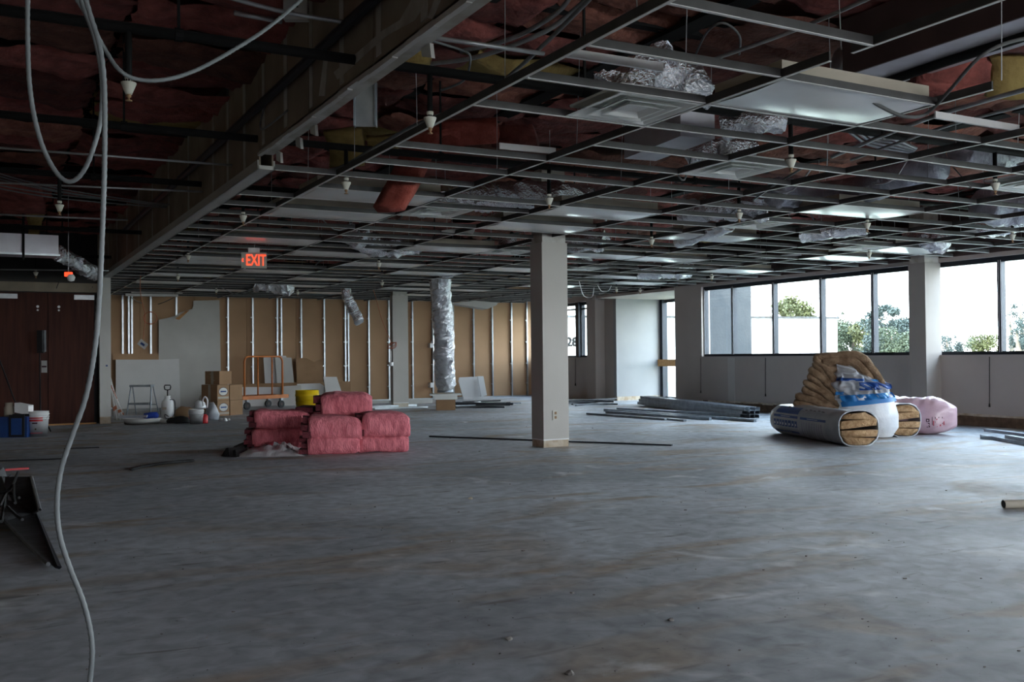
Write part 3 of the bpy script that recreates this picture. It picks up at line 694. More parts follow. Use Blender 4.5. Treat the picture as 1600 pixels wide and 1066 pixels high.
torn = [((690, 200, 3.1), (695, 245, 2.95), .35, 'batt_pk', 'rounded red batt end sagging beside the hanging batt'), ((730, 190, 3.15), (740, 228, 3.0), .5, 'batt_pk', 'sagging red batt right of the hanging batt'),
        ((800, 200, 3.15), (805, 222, 3.0), .4, 'batt', 'dark red batt sagging above the ceiling grid'), ((1480, 85, 3.15), (1490, 132, 2.85), .5, 'batt', 'dull red torn batt hanging at the right above the grid'),
        ((1440, 95, 3.2), (1445, 140, 2.95), .35, 'batt', 'narrow torn red batt beside the big duct'), ((1580, 90, 3.1), (1585, 160, 2.85), .35, 'batt_yel', 'yellow torn batt at the top right edge'),
        ((535, 205, 3.1), (555, 262, 2.85), .3, 'batt_yel', 'yellow torn batt hanging beside the header'), ((600, 215, 3.05), (590, 240, 2.95), .3, 'batt_yel', 'small yellow insulation tuft near the sprinkler pipe'),
        ((640, 70, 3.1), (632, 100, 2.98), .25, 'batt_yel', 'yellow insulation scrap above the header edge'), ((25, 290, 3.1), (45, 340, 2.9), .5, 'batt', 'dark red batt drooping in the left void'), ((55, 330, 3.05), (48, 375, 2.75), .16, 'batt_yel', 'ragged insulation strip above the left duct')]
for a, b, wd_, m, lb in torn:
    p, q = ZP(*a), ZP(*b); q = Vector((p.x+(q.x-p.x)*.5, p.y+(q.y-p.y)*.5, q.z))
    slab(lb, 'insulation_batt', m, [p, (p+q)/2+Vector((.02, 0, 0)), q], rt*wd_, .09, amp=.05)

# conduits and cables in the void
def line(label, name, px, r, m='conduit', cat='cable', n=6, k=5, grp=None):
    P = [ZP(*p) if len(p) == 3 else Vector(p[:3]) for p in px]
    return tag(G().tube(spline(P, k) if len(P) > 2 else P, r, n).obj(name, m, None, True), label, cat, grp)
line('straight grey conduit crossing the left void above the big cable loop', 'conduit', [(-40, 228, 2.75), (372, 259, 2.75)], .010, cat='conduit')
line('second straight grey conduit crossing the left void', 'conduit', [(-40, 284, 2.72), (322, 300, 2.72)], .010, cat='conduit')
line('faint grey conduit behind the hanging cable on the left', 'conduit', [(-30, 334, 2.8), (200, 344, 2.8)], .012, cat='conduit')
line('thin grey conduit over the timber doors', 'conduit', [(-30, 421, 2.55), (170, 423, 2.55)], .012, cat='conduit')
for n_, (a, b) in enumerate((((-20, 266), (275, 322)), ((-20, 275), (278, 324)), ((-20, 270), (280, 326)), ((-20, 286), (270, 320)), ((-20, 291), (265, 325)))):
    line('%s of the bundled grey wires sagging towards the header' % ['top', 'second', 'middle', 'fourth', 'lowest'][n_], 'cable', [(*a, 2.9), ((a[0]+b[0])/2-30, (a[1]+b[1])/2+2, 2.84), (*b, 2.86)], .007, 'cable', grp='bundled wires in the left void')
line('grey conduit poking out under the junction box', 'conduit', [(330, -12, 3.0), (460, 22, 3.0), (628, 47, 3.0)], .012, cat='conduit')
line('grey conduit beside the junction box', 'conduit', [(366, 20, 3.02), (440, 34, 3.02)], .014, cat='conduit')
line('bright cross wire right of the header near the top', 'cable', [(672, 58, 2.72), (850, 84, 2.72)], .012)
line('drooping grey cable above the nearest main tee', 'cable', [(930, -10, 2.85), (860, 60, 2.85), (800, 115, 2.82), (740, 160, 2.75), (660, 190, 2.72), (600, 222, 2.7), (530, 262, 2.72), (480, 268, 2.74)], .012, 'cable')
line('looping grey cable hanging near the sprinkler pipe', 'cable', [(668, 62, 3.0), (720, 78, 2.95), (735, 90, 2.9), (725, 125, 2.84), (690, 141, 2.82)], .008, 'cable')
line('pair of grey flexible conduits swept to the top centre', 'conduit', [(670, 100, 3.0), (750, 88, 2.95), (850, 50, 2.95), (910, 5, 3.0), (950, -30, 3.0)], .014, cat='conduit')
line('grey flexible conduit under the swept pair', 'conduit', [(720, 80, 3.02), (800, 60, 3.0), (870, 20, 3.0), (900, -20, 3.05)], .014, cat='conduit')
line('black cable looping above the nearest diffuser', 'cable', [(1085, 90, 3.1), (1105, 50, 3.1), (1130, 36, 3.1), (1155, 55, 3.1), (1155, 85, 3.05)], .008, 'cable_dk')
line('grey rod slanting above the big light panel', 'conduit', [(1100, 98, 3.0), (1240, 48, 3.0), (1370, -8, 3.0)], .012, cat='conduit')
line('dark cable drooping below the big light panel', 'cable', [(1290, 115, 2.66), (1340, 145, 2.6), (1395, 176, 2.52), (1425, 183, 2.5), (1450, 176, 2.53), (1485, 140, 2.6), (1530, 90, 2.7), (1580, 65, 2.8), (1640, 55, 2.9)], .011, 'cable_dk')
line('black pipe slanting over the right bays', 'pipe', [(1380, 130, 2.95), (1480, 96, 2.95), (1640, 45, 2.95)], .03, 'black', cat='pipe')
line('grey strut slanting below the yellow batt', 'conduit', [(1300, 245, 2.75), (1450, 185, 2.75), (1620, 135, 2.75)], .016, cat='conduit')
line('second grey strut beside the slanting one', 'conduit', [(1330, 250, 2.78), (1470, 200, 2.78), (1600, 165, 2.78)], .012, cat='conduit')
for n_ in range(4):
    line('%s of four grey conduits bent together behind the big light panel' % ['first', 'second', 'third', 'last'][n_], 'conduit', [(1320+11*n_, 200, 2.95), (1350+10*n_, 222-2*n_, 2.92), (1375+8*n_, 230-4*n_, 2.9), (1425+2*n_, 238-2*n_, 2.9)], .016, 'conduit', cat='conduit', grp='bent conduits')
line('thin pale rod dangling through the right bays', 'cable', [(1490, 262, 2.75), (1518, 294, 2.5)], .006)
line('grey wire sagging across a right bay', 'cable', [(1435, 300, 2.62), (1460, 306, 2.56), (1490, 302, 2.58), (1520, 292, 2.62)], .006, 'cable_dk')
line('grey cable crossing below the sprinkler bowl', 'cable', [(1255, 262, 2.7), (1225, 280, 2.62), (1200, 296, 2.58), (1178, 312, 2.56)], .010, 'cable')
line('grey offcut of tee lying across the grid near the exit sign', 'cable', [(484, 430, 2.62), (495, 412, 2.66), (512, 404, 2.7)], .012, 'cable')
line('dark cable sagging from the grid behind the middle column', 'cable', [(905, 440, 2.56), (912, 462, 2.4), (925, 464, 2.38), (928, 450, 2.5)], .007, 'white')
line('white cable loop hanging above the far corner window', 'cable', [(934, 446, 2.56), (940, 455, 2.48), (950, 455, 2.48), (955, 447, 2.56)], .007, 'white')
for n_, (a, b, c) in enumerate((((150, 445), (98, 440), (90, 465)), ((205, 455), (240, 472), (275, 455)))):
    pass
line('grey wire loop hanging in front of the timber doors', 'cable', [(97, 432, 2.5), (88, 452, 2.35), (92, 470, 2.2), (110, 480, 2.12), (128, 472, 2.2), (145, 448, 2.4)], .007, 'cable_dk')
line('pale wire sagging over the left studs', 'cable', [(203, 464, 2.5), (222, 474, 2.42), (245, 476, 2.4), (272, 465, 2.5)], .008, 'cable')
line('grey wire sagging left of the exit sign', 'cable', [(340, 446, 2.6), (370, 460, 2.5), (400, 452, 2.55), (440, 440, 2.62)], .010, 'cable')
line('black wire arched over the left windows', 'cable', [(1360, 365, 2.7), (1340, 380, 2.62), (1362, 392, 2.6)], .008, 'cable_dk')
for k in range(22):                                    # thin hangers and loose ties far down the void
    px = rnd.uniform(430, 1500); py = rnd.uniform(330, 440) if px < 1000 else rnd.uniform(240, 400)
    p = ZP(px, py, 2.62); q = p+Vector((rnd.uniform(-.5, .5), rnd.uniform(-.3, .3), rnd.uniform(.1, .5)))
    tag(G().tube(spline([p, (p+q)/2+Vector((0, 0, -.12)), q], 4), .008, 5).obj('cable', rnd.choice(('cable', 'cable_dk', 'conduit')), None, True),
        'short loose wire end dangling above the ceiling grid', 'cable', 'loose wire ends above the grid')
line('dark pipe running along the header side', 'pipe', [(1.80, 2.5, 3.02), (1.80, 14, 3.02)], .035, 'blackm', cat='pipe') if False else tag(G().cyl((1.80, 2.0, 2.98), (1.80, 15, 2.98), .032).obj('pipe', 'blackm'), 'dark pipe running along the header side', 'pipe')
t = tag(G().tube(spline([(1.84, 7.2, 3.0), (1.82, 7.3, 2.86), (1.80, 7.1, 2.78), (1.83, 6.6, 2.80)], 5), .008, 6).obj('cable', 'cable', None, True), 'thin pale wire looping on the header face', 'cable')

# junction box on the header with writing
jb = XP(463, 14, 1.74)
t = thing('junction_box', 'grey junction box with faded lettering at the top of the header', 'box', jb)
G().obox(jb, rt*.075, fw*.03, (0, 0, .075)).obj('box_body', 'label', t)
g = G(); fo = jb-fw*.0315
for (u, v, a, b) in ((.0, .005, .03, .006), (-.025, -.025, .018, .008), (.02, .03, .022, .006), (.035, .04, .02, .007), (-.01, -.03, .008, .005)):
    g.obox(fo+rt*u+Vector((0, 0, v)), rt*a*.6, fw*.001, (0, 0, b))
g.obj('lettering', 'rubber', t)
# sheet-metal channel hanging by the header
p = XP(568, 165, 2.05); t = thing('metal_channel', 'shiny short metal channel hanging beside the header', 'channel', p)
a, b = YP(571, 128, p.y), YP(571, 198, p.y)
G().obox((a+b)/2, rt*.065, fw*.004, (b-a)/2).obj('web', 'galv', t)
G().obox((a+b)/2+rt*.065, rt*.004, fw*.03, (b-a)/2).obox((a+b)/2-rt*.065, rt*.004, fw*.03, (b-a)/2).obj('flange', 'galv_dark', t)
# exit sign
ec = YP(397, 407, 12.4); t = thing('exit_sign', 'lit red exit sign with a left arrow hanging from the grid', 'sign', ec)
dx = Vector((.97, -.24, 0)).normalized(); dn = Vector((-.24, -.97, 0)).normalized(); dz = Vector((0, 0, 1))
G().obox(ec, dx*.155, dn*.012, dz*.1).obj('plate', 'exit_face', t)
G().obox(ec+dz*.125, dx*.07, dn*.03, dz*.03).obj('mount', 'label', t)
G().bar(ec+dz*.15, ec+dz*.3+dx*.03, .004, .004).obj('hanger_wire', 'conduit', t)
text('EXIT', .20, ec+dn*.014+dx*.022-dz*.004, dx, dz, 'exit_red', 'letters', t, .003, width=.60, bold=.0012)
G().prism([ec+dn*.013-dx*.150, ec+dn*.013-dx*.134+dz*.025, ec+dn*.013-dx*.127+dz*.018, ec+dn*.013-dx*.137, ec+dn*.013-dx*.127-dz*.018, ec+dn*.013-dx*.134-dz*.025], dn*.003).obj('arrow', 'exit_red', t)
ec2 = YP(107, 431, 14.9); t = thing('exit_sign', 'small red lit exit sign seen edge on above the timber doors', 'sign', ec2)
G().obox(ec2+Vector((0, 0, .02)), rt*.05, fw*.015, (0, 0, .03)).obj('plate', 'exit_red', t); G().bar(ec2, Vector((ec2.x, ec2.y, DZ+.14)), .006, .006).obj('hanger_wire', 'conduit', t)
G().lathe([(0, 0), (.04, .01), (.055, .06), (.03, .1), (0, .1)], YP(111, 440, 14.8), 12).obj('lamp_head', 'white', t, True)
t = thing('light_strip', 'pair of bright strips over the left studs', 'light', YP(240, 460, 22.5))
G().bar(YP(205, 456, 22.5), YP(285, 457, 22.5), .08, .05).obj('strip', 'gyp_white', t); G().bar(YP(196, 461, 22.3), YP(278, 462, 22.3), .08, .05).obj('strip', 'gyp_white', t)
# fallen tile, tilted tile
t = tag(G().prism([YP(706, 474, 21.5), YP(742, 470, 21.5), YP(778, 473, 21.5), YP(776, 477, 21.5), YP(762, 483, 21.5)], (.1, .5, .0)).obj('ceiling_tile', 'gyp'), 'crooked pale ceiling tile hanging in front of the stud wall', 'tile')
tag(G().prism([ZP(712, 358, 2.62), ZP(742, 360, 2.6), ZP(738, 368, 2.57), ZP(690, 362, 2.58)], (0, 0, .012)).obj('ceiling_tile', 'gyp'), 'tilted beige ceiling tile left in the grid before the middle column', 'tile')
tag(G().lathe([(0, .0), (.25, .02), (.3, .08), (.12, .1), (0, .1)], YP(806, 466, 22)).obj('dome_fitting', 'white', None, True), 'round pale fitting hanging left of the middle column', 'light')

# ------------------------------------------------------------------ foreground cables
D = 2.7
def camp(x, y, d): return EYE+ray(x, y)*d
def cab(label, pts, r, m='cable'):
    P = spline([camp(x, y, d) for x, y, d in pts], 8); out = [P[0]]
    for a, b in zip(P[:-1], P[1:]):
        k = max(1, int((b-a).length/.008)); out += [a+(b-a)*(i+1)/k for i in range(k)]
    rs = [r*(1+.07*(1 if i % 2 else -1)) for i in range(len(out))]
    return tag(G().tube(out, rs, 7).obj('flexible_conduit', m, None, True), label, 'cable')
cab('grey flexible conduit hanging in a long loop at the upper left', [(45, -60, 2.7), (43, 40, 2.7), (47, 140, 2.7), (62, 215, 2.7), (85, 265, 2.7), (108, 284, 2.7), (130, 268, 2.7), (148, 225, 2.7), (158, 180, 2.72), (159, 120, 2.75), (148, 60, 2.8), (128, 5, 2.85), (120, -40, 2.9)], .0066)
cab('long grey flexible conduit dangling down to the floor at the left', [(120, -50, 2.6), (140, 20, 2.6), (156, 75, 2.6), (163, 140, 2.6), (163, 260, 2.6), (159, 380, 2.6), (154, 480, 2.6), (148, 545, 2.6), (134, 620, 2.6), (113, 680, 2.6), (95, 735, 2.6), (89, 790, 2.6), (94, 840, 2.6), (110, 890, 2.6), (128, 935, 2.6), (140, 980, 2.6), (144, 1020, 2.6), (140, 1070, 2.6), (132, 1150, 2.6), (120, 1225, 2.6)], .0070)
cab('thinner grey flexible conduit swinging across to the header box', [(100, -30, 3.4), (130, 15, 3.4), (160, 70, 3.5), (185, 108, 3.5), (215, 124, 3.55), (260, 124, 3.6), (310, 108, 3.7), (370, 75, 3.8), (420, 42, 3.9), (470, 0, 4.0), (500, -30, 4.0)], .0078)

# orange wire coil and tag by the left studs, coil by the far column
Yc = 18.0
t = thing('orange_wire', 'thin orange wire with a coil and paper tag hanging by the left studs', 'wire', YP(222, 410, Yc))
G().tube(spline([YP(222, 400, Yc)+Vector((0, 0, .6)), YP(222, 400, Yc), YP(219, 450, Yc), YP(224, 480, Yc), YP(227, 495, Yc), YP(225, 515, Yc), YP(224, 530, Yc)], 5), .006, 5).obj('wire', 'wire_or', t)
c = YP(235, 497, Yc)
for k in range(2):
    G().tube([c+rt*(.11+.01*k)*math.cos(a*PI/10)+Vector((0, 0, (.11-.008*k)*math.sin(a*PI/10)))-fw*.01*k for a in range(21)], .006, 5, False).obj('coil', 'wire_or', t)
tp = YP(223, 538, Yc); G().obox(tp, (rt*.8+Vector((0, 0, -.6)))*.08, fw*.004, (Vector((0, 0, .8))+rt*.6)*.055).obj('paper_tag', 'label', t)
G().obox(tp-fw*.006, (rt*.8+Vector((0, 0, -.6)))*.04, fw*.001, (Vector((0, 0, .8))+rt*.6)*.02).obj('tag_print', 'blue', t)
Yc = 20.3
t = thing('orange_wire', 'tangled orange wire hanging beside the distant column', 'wire', YP(612, 535, Yc))
G().tube(spline([YP(580, 446, Yc), YP(585, 458, Yc), YP(597, 500, Yc), YP(609, 530, Yc), YP(612, 540, Yc)], 5), .007, 5).obj('wire', 'wire_or', t)
g = G(); c = YP(613, 540, Yc)
for k in range(5):
    g.tube([c+rt*.09*math.cos(a*PI/8+k)*(1+.2*k/5)+Vector((0, 0, .07*math.sin(a*PI/8+k*1.3)))-fw*.02*k for a in range(17)], .005, 5, False)
g.obj('coil', 'wire_or', t)
G().tube([YP(611, 548, Yc), YP(611, 568, Yc)], .006, 5).lathe([(0, -.05), (.05, -.04), (.05, .04), (0, .05)], YP(611, 569, Yc), 10).obj('plug', 'white', t)

# blind cords under the sills
for n_, (px, y1, lb) in enumerate(((1095, 612, 'dark blind cord under the leftmost window of the long row'), (1196, 617, 'dark blind cord left of the stacked insulation bags'), (1546, 633, 'dark blind cord under the window right of the column'))):
    a = XP(px, 556, WX-.02); b = XP(px, y1, WX-.02)
    t = thing('blind_cord', lb, 'cord', a); G().cyl(a, b, .006, 6).obj('cord', 'rubber', t); G().lathe([(0, .0), (.014, .0), (.01, .05), (0, .05)], b-Vector((0, 0, .03)), 8).obj('tassel', 'rubber', t)
a = XP(899, 558, 13.65); b = XP(899, 601, 13.65)
t = thing('blind_cord', 'dark blind cord under the far corner window', 'cord', a); G().cyl(a, b, .007, 6).obj('cord', 'rubber', t); G().lathe([(0, .0), (.02, .0), (.012, .07), (0, .07)], b-Vector((0, 0, .03)), 8).obj('tassel', 'rubber', t)

# ------------------------------------------------------------------ pink folded batts
def bundle(label, cx, cy_, z0, L, depth, h, rot, dz=0., seed=0, sag=0.):
    r = thing('insulation_bundle', label, 'insulation', (cx, cy_, z0), 'folded pink insulation batts'); g = G()
    ux = Vector((math.cos(rot), math.sin(rot), dz)); uy = Vector((-math.sin(rot), math.cos(rot), 0)); uz = Vector((0, 0, 1)); c = Vector((cx, cy_, z0))
    prof = []; n = 12; th = h*.46                      # outer fold, then the slit at the back
    for i in range(n+1):
        a = -PI/2+PI*i/n; prof.append((-depth/2+h*.42-h*.42*math.cos(a), h/2+h/2*math.copysign(abs(math.sin(a))**.8, math.sin(a))))
    prof = [(depth/2, 0)]+prof+[(depth/2, h), (depth/2, h-th), (0., h*.53), (0., h*.47), (depth/2, th)]
    rings = []; K = 18
    for k in range(K+1):
        u = (k/K-.5)*L; ring = []
        for (d, z) in prof:
            e = 1-.10*(abs(k/K-.5)*2)**8; z = z if k < K-3 else h*.45+(z-h*.45)*(1-.16*((k-K+3)/3)**2)
            p = c+ux*u+uy*d*e+uz*(z*e+sag*((k/K-.5)**2)*4*(z/h))
            p += noise.noise_vector(p*4+Vector((seed*7, 0, 0)))*.02+noise.noise_vector(p*17)*.008
            if p.z < z0: p.z = z0
            ring.append(p)
        rings.append(ring)
    g.loft(rings); me = g.mesh('folded_batt', 'pinkf', True); link('folded_batt', me, r)
    e = G(); k0 = rings[0]                             # dark layered end
    for j in range(3):
        za = h*(.1+.29*j); e.obox(c-ux*(L/2+.02+.025*((j+seed) % 2))+uy*(.05*j-.06)+uz*(za+h*.1), ux*.045, uy*depth*.38, uz*h*.125)
    e.v = [tuple(jig(v, .012, 9)) for v in e.v]
    e.obj('layered_end', 'pinkd', r); return r
RB = -YAW+.20
uxv = Vector((math.cos(RB), math.sin(RB), 0))
def bpos(px0, px1, py, Y): a = YP(px0, py, Y); b = YP(px1, py, Y); m = (a+b)/2; return m.x, m.y, (b-a).length
def bun(label, px0, px1, pyb, pyt, front, seed, dz=0, sag=0, rot=RB, depth=.5):
    m = ZP((px0+px1)/2, front); dd = (m-EYE).dot(fw); L = (px1-px0)*dd/F; z0 = max(0, EYE.z-(pyb-558)*dd/F); h = (pyb-pyt)*dd/F
    back = Vector((fw.x, fw.y, 0)).normalized()*(depth*.5); c = m+back
    return bundle(label, c.x, c.y, z0 if z0 > .03 else 0.0, L, depth, h, rot, dz, seed, sag)
bun('lowest pink batt in the middle of the pile, on the floor', 474, 556, 711, 682, 711, 1, dz=.0)
bun('pink batt lying second from the bottom in the middle of the pile', 476, 559, 688, 650, 711, 2, dz=-.06)
bun('lower right pink batt on the floor', 555, 633, 707, 680, 708, 3)
bun('upper right pink batt sticking out furthest right', 560, 636, 684, 645, 708, 4, dz=-.04)
bun('topmost pink batt of the pile', 496, 576, 655, 613, 700, 5, dz=.02)
bun('upper left pink batt with a dark open fold', 392, 477, 669, 640, 703, 6, dz=-.05)
bun('lower left pink batt resting on the crumpled plastic', 388, 470, 693, 667, 703, 7)
bun('thin squashed pink batt under the left pair', 392, 466, 703, 690, 703, 8)
tag(G().obox(YP(481, 643, 12.2), rt*.11, fw*.22, (0, 0, .065)).obj('insulation_bundle', 'pinkd'), 'dark curled batt edge behind the topmost pink batt', 'insulation')
# crumpled plastic by the pile
def crumple(label, name, m, pxs, zmax, cat, nx=16, ny=8, amp=.07, sc=5, prints=()):
    a, b, c, d = [ZP(x, y) for x, y in pxs]; rows = []
    for j in range(ny+1):
        row = []
        for i in range(nx+1):
            u, v = i/nx, j/ny; p = (a*(1-u)+b*u)*(1-v)+(d*(1-u)+c*u)*v
            e = min(u, 1-u, v*1.5, (1-v)*1.5)*2; p = p+noise.noise_vector(p*3)*.07
            p.z = .006+max(0, min(1, e*1.6))*zmax*(.35+.65*abs(noise.noise(p*sc)*1.5)); row.append(p)
        rows.append(row)
    o = tag(G().grid(rows).obj(name, m, None), label, cat)
    for (u, v, du, dv, pm) in prints:
        G().grid([[rows[jj][ii]+Vector((0, -.006, .008)) for ii in range(u, u+du+1)] for jj in range(v, v+dv+1)]).obj('print', pm, o)
    return o
pb = crumple('crumpled white plastic wrapper on the floor beside the pink batts', 'plastic_wrapper', 'film', ((368, 716), (474, 714), (470, 700), (390, 692)),   .11, 'wrapper', 30, 12, sc=6, prints=((11, 5, 2, 2, 'ink'), (14, 5, 2, 2, 'ink_red'), (17, 6, 1, 2, 'blue'), (22, 5, 3, 1, 'ink'), (25, 3, 3, 1, 'ink')))
crumple('dark crumpled plastic at the left end of the white wrapper', 'plastic_wrapper', 'rubber', ((345, 714), (376, 716), (396, 694), (372, 698)), .12, 'wrapper', 8, 5)
def patch_on(px, py, wpx, hpx, m, Yd, name, parent):
    c = YP(px, py, Yd); dd = (c-EYE).dot(fw); G().obox(c, rt*wpx*dd/F/2, fw*.002, (0, 0, hpx*dd/F/2)).obj(name, m, parent)

# ------------------------------------------------------------------ tan insulation bags on the right
def bag(label, A, B, wid, hgt, m, open_end=True, taper=.25, seed=0, group='insulation bags', right_taper=0.):
    A, B = Vector(A), Vector(B); d = (B-A); L = d.length; d.normalize(); sdir = d.cross(Vector((0, 0, 1))).normalized(); r = thing('insulation_bag', label, 'insulation bag', (A+B)/2, group)
    K, N = 34, 40
    def sec(t):
        s = 1.
        if t < .22: s = 1-(1-t/.22)**2*(1-taper)
        if right_taper and t > .75: s = min(s, 1-((t-.75)/.25)**2*right_taper)
        return s
    def surf(t, a, off=0.):
        s = sec(t); e = 2.6; ca, sa = math.cos(a), math.sin(a)
        x = math.copysign(abs(ca)**(2/e), ca)*wid/2*s; z = math.copysign(abs(sa)**(2/e), sa)*hgt/2*(.35+.65*s)
        c = A+d*L*t+Vector((0, 0, hgt/2)); nrm = (sdir*ca+Vector((0, 0, sa))).normalized()
        p = c+sdir*x+Vector((0, 0, z))
        p += nrm*(off+.012*noise.noise(p*5+Vector((seed, 0, 0)))+.006*noise.noise((t*14, a*3, seed))+(.05*(abs(noise.noise((t*9, a*2.2, 7)))-.2) if right_taper else 0.)); 
        if p.z < .004: p.z = .004
        return p
    rings = [[surf(k/K, 2*PI*i/N) for i in range(N)] for k in range(K+1)]
    g = G().loft(rings, True, not open_end)
    g.obj('bag_film', m, r, True)
    if open_end:                                       # folded batts showing in the mouth
        nl = 4
        for q in range(nl):
            f0, f1 = q/nl+.015, (q+1)/nl-.015; pts = []
            za, zb = -1+2*f0, -1+2*f1
            half = lambda z: (max(0, 1-abs(z)**2.6))**(1/2.6)
            outl = [(-half(za+(zb-za)*i/6), za+(zb-za)*i/6) for i in range(7)]+[(half(zb-(zb-za)*i/6), zb-(zb-za)*i/6) for i in range(7)]
            c = A+d*L+Vector((0, 0, hgt/2)); rr = []
            for off, sc in ((-.12, .93), (.02, .93), (.045+.02*math.sin(q*2.1), .86)):
                rr.append([jig(c+d*(off+.015*noise.noise((x*4, z*4+q, 1)))+sdir*x*sc*wid/2+Vector((0, 0, (z+.13*math.sin(x*2.3+q*1.7)*(1-abs(z))+.04*math.sin(x*7+q))*.93*hgt/2)), .01, 11) for x, z in outl])
            for ring in rr:
                for p in ring:
                    if p.z < .01: p.z = .01
            G().loft(rr).obj('folded_batt', 'tan', r, True)
        rim = [surf(1., 2*PI*i/N, .004)+d*(.01+.02*noise.noise((i*.9, seed, 0))) for i in range(N)]
        G().tube(rim+[rim[0]], .010, 5, False).obj('bag_rim', 'film_clear', r, True)
    def patch(name, t0, t1, a0, a1, m, off=.006, nx=8, ny=6):
        return G().grid([[surf(t0+(t1-t0)*i/nx, a0+(a1-a0)*j/ny, off) for j in range(ny+1)] for i in range(nx+1)]).obj(name, m, r, True)
    r_ = (r, patch, surf, sdir, d); return r_
A, B = ZP(1222, 677)+Vector((.10, .2, 0)), ZP(1344, 699)+Vector((.08, .10, 0))
r, patch, surf, sd, dd_ = bag('grey and blue printed bag of tan insulation lying in front', A, B, .50, .42, 'film_grey', seed=1, taper=.3)
side = 0 if sd.dot(Vector((-fw.x, -fw.y, 0))) > 0 else PI   # which flank faces the room
def A_(a): return side+(a if side == 0 else -a)
patch('blue_panel', .22, .52, A_(.42), A_(1.0), 'blue_ink')
patch('blue_panel', .20, .52, A_(.16), A_(.30), 'blue_ink')
patch('blue_panel', .55, .86, A_(.16), A_(.29), 'blue_ink')
patch('blue_panel', .20, .52, A_(-.66), A_(-.50), 'blue_ink')
for k in range(8): patch('icon', .20+.040*k, .233+.040*k, A_(-.22), A_(.04), 'blue_ink', nx=2, ny=2); patch('icon_mark', .209+.04*k, .223+.04*k, A_(-.14), A_(-.04), 'film', .009, 1, 1)
for k in range(9): patch('small_print', .57+.03*k, .582+.03*k, A_(-.75+.1*(k % 2)), A_(.05), 'film_lav', nx=1, ny=4)
for k in range(5): patch('small_print', .56+.05*k, .59+.05*k, A_(.82+.04*(k % 2)), A_(.88+.04*(k % 2)), 'ink', nx=1, ny=1)
for a0, t0, t1 in ((.23, .30, .42), (.225, .64, .76), (-.58, .3, .42)): patch('white_lettering', t0, t1, A_(a0-.012), A_(a0+.012), 'film', .009, 4, 1)
# third bag, tan mouth
B2 = ZP(1418, 684)+Vector((.05, .1, 0)); dirb = (B-A).normalized()
r, patch, surf, sd, dd_ = bag('open bag of tan insulation between the white bag and the pink bag', B2-dirb*1.2, B2, .46, .44, 'film_lav', seed=3, taper=.3)
# pink bag
C0 = ZP(1475, 681); pdir = Vector((.50, -.86, 0)).normalized()
r, patch, surf, sd, dd_ = bag('pale pink plastic bag of insulation at the right end of the heap', C0-pdir*1.15+Vector((.16, .12, 0)), C0+pdir*.16+Vector((.16, .12, 0)), .52, .50, 'film_pink', open_end=False, seed=5, taper=.6, right_taper=.8)
side = 0 if sd.dot(Vector((-fw.x, -fw.y, 0))) > 0 else PI
for k in range(4): patch('small_print', .80+.03*k, .81+.03*k, A_(-.45), A_(-.1+.05*(k % 2)), 'ink_red', nx=1, ny=4)
for k in range(4): patch('small_print', .79+.03*k, .796+.03*k, A_(-.35), A_(-.0), 'ink', nx=1, ny=3)
for k in range(3): patch('large_letter', .735, .768, A_(-.52+.17*k), A_(-.39+.17*k), 'ink', .008, 2, 2)
for k in range(3): patch('large_letter_gap', .745, .758, A_(-.485+.17*k), A_(-.425+.17*k), 'film_pink', .011, 1, 1)

# burst bag: fan of batts standing behind
N2 = Vector((fw.x, fw.y, 0)).normalized()
ang = .5; N2 = Vector((math.sin(YAW+.34), math.cos(YAW+.34), 0)); U2 = Vector((N2.y, -N2.x, 0))
P0 = ZP(1330, 690)+N2*.55
r = thing('insulation_bag', 'burst white and blue bag with brown batts fanning out of it', 'insulation bag', (P0.x, P0.y, 0), 'insulation bags')
V = lambda x, y: VP(x, y, P0, N2)
tips = [(1229, 640), (1236, 630), (1243, 619), (1249, 608), (1255, 597), (1259, 586), (1264, 576), (1267, 566), (1271, 557)]
NT = len(tips)
def layer(pts, th, fr, bk, m, nm='batt', tip=.5):
    pts = spline(pts, 5); g = G(); rings = []
    for i, p in enumerate(pts):
        tt = (pts[min(i+1, len(pts)-1)]-pts[max(i-1, 0)]).normalized(); nn = tt.cross(N2).normalized()
        h0 = th*(tip if i == 0 else 1.)
        ring = [p+nn*h0*.5+N2*fr, p+nn*h0*.55+N2*(fr+.15), p+nn*h0*.5+N2*bk, p-nn*h0*.5+N2*bk, p-nn*h0*.5+N2*fr, p+N2*(fr-.025)]
        rings.append([jig(q, .02, 8) for q in ring])
    for ring in rings:
        for q in ring:
            if q.z < .01: q.z = .01
    return G.loft(g, rings).obj(nm, m, r, True)
for k, tp_ in enumerate(tips):
    f = k/(NT-1); pv = (1308+14*f, 650-30*f); dx_ = 5 if k % 2 else -2
    layer([V(tp_[0]+dx_*.6, tp_[1]), V(tp_[0]*.6+pv[0]*.4, tp_[1]*.6+pv[1]*.4-4*f), V(*pv)], .088, .10+.02*(k % 2), .60, 'brownf')
layer([V(1270, 560), V(1310, 556), V(1342, 556), V(1362, 575), V(1378, 602), V(1382, 625)], .10, .12, .62, 'brownf')
layer([V(1283, 566), V(1312, 564), V(1336, 568), V(1352, 585), V(1366, 610), V(1370, 630)], .12, .10, .60, 'brownf')
layer([V(1290, 578), V(1312, 577), V(1328, 586), V(1342, 606), V(1350, 628)], .13, .11, .58, 'brownf')

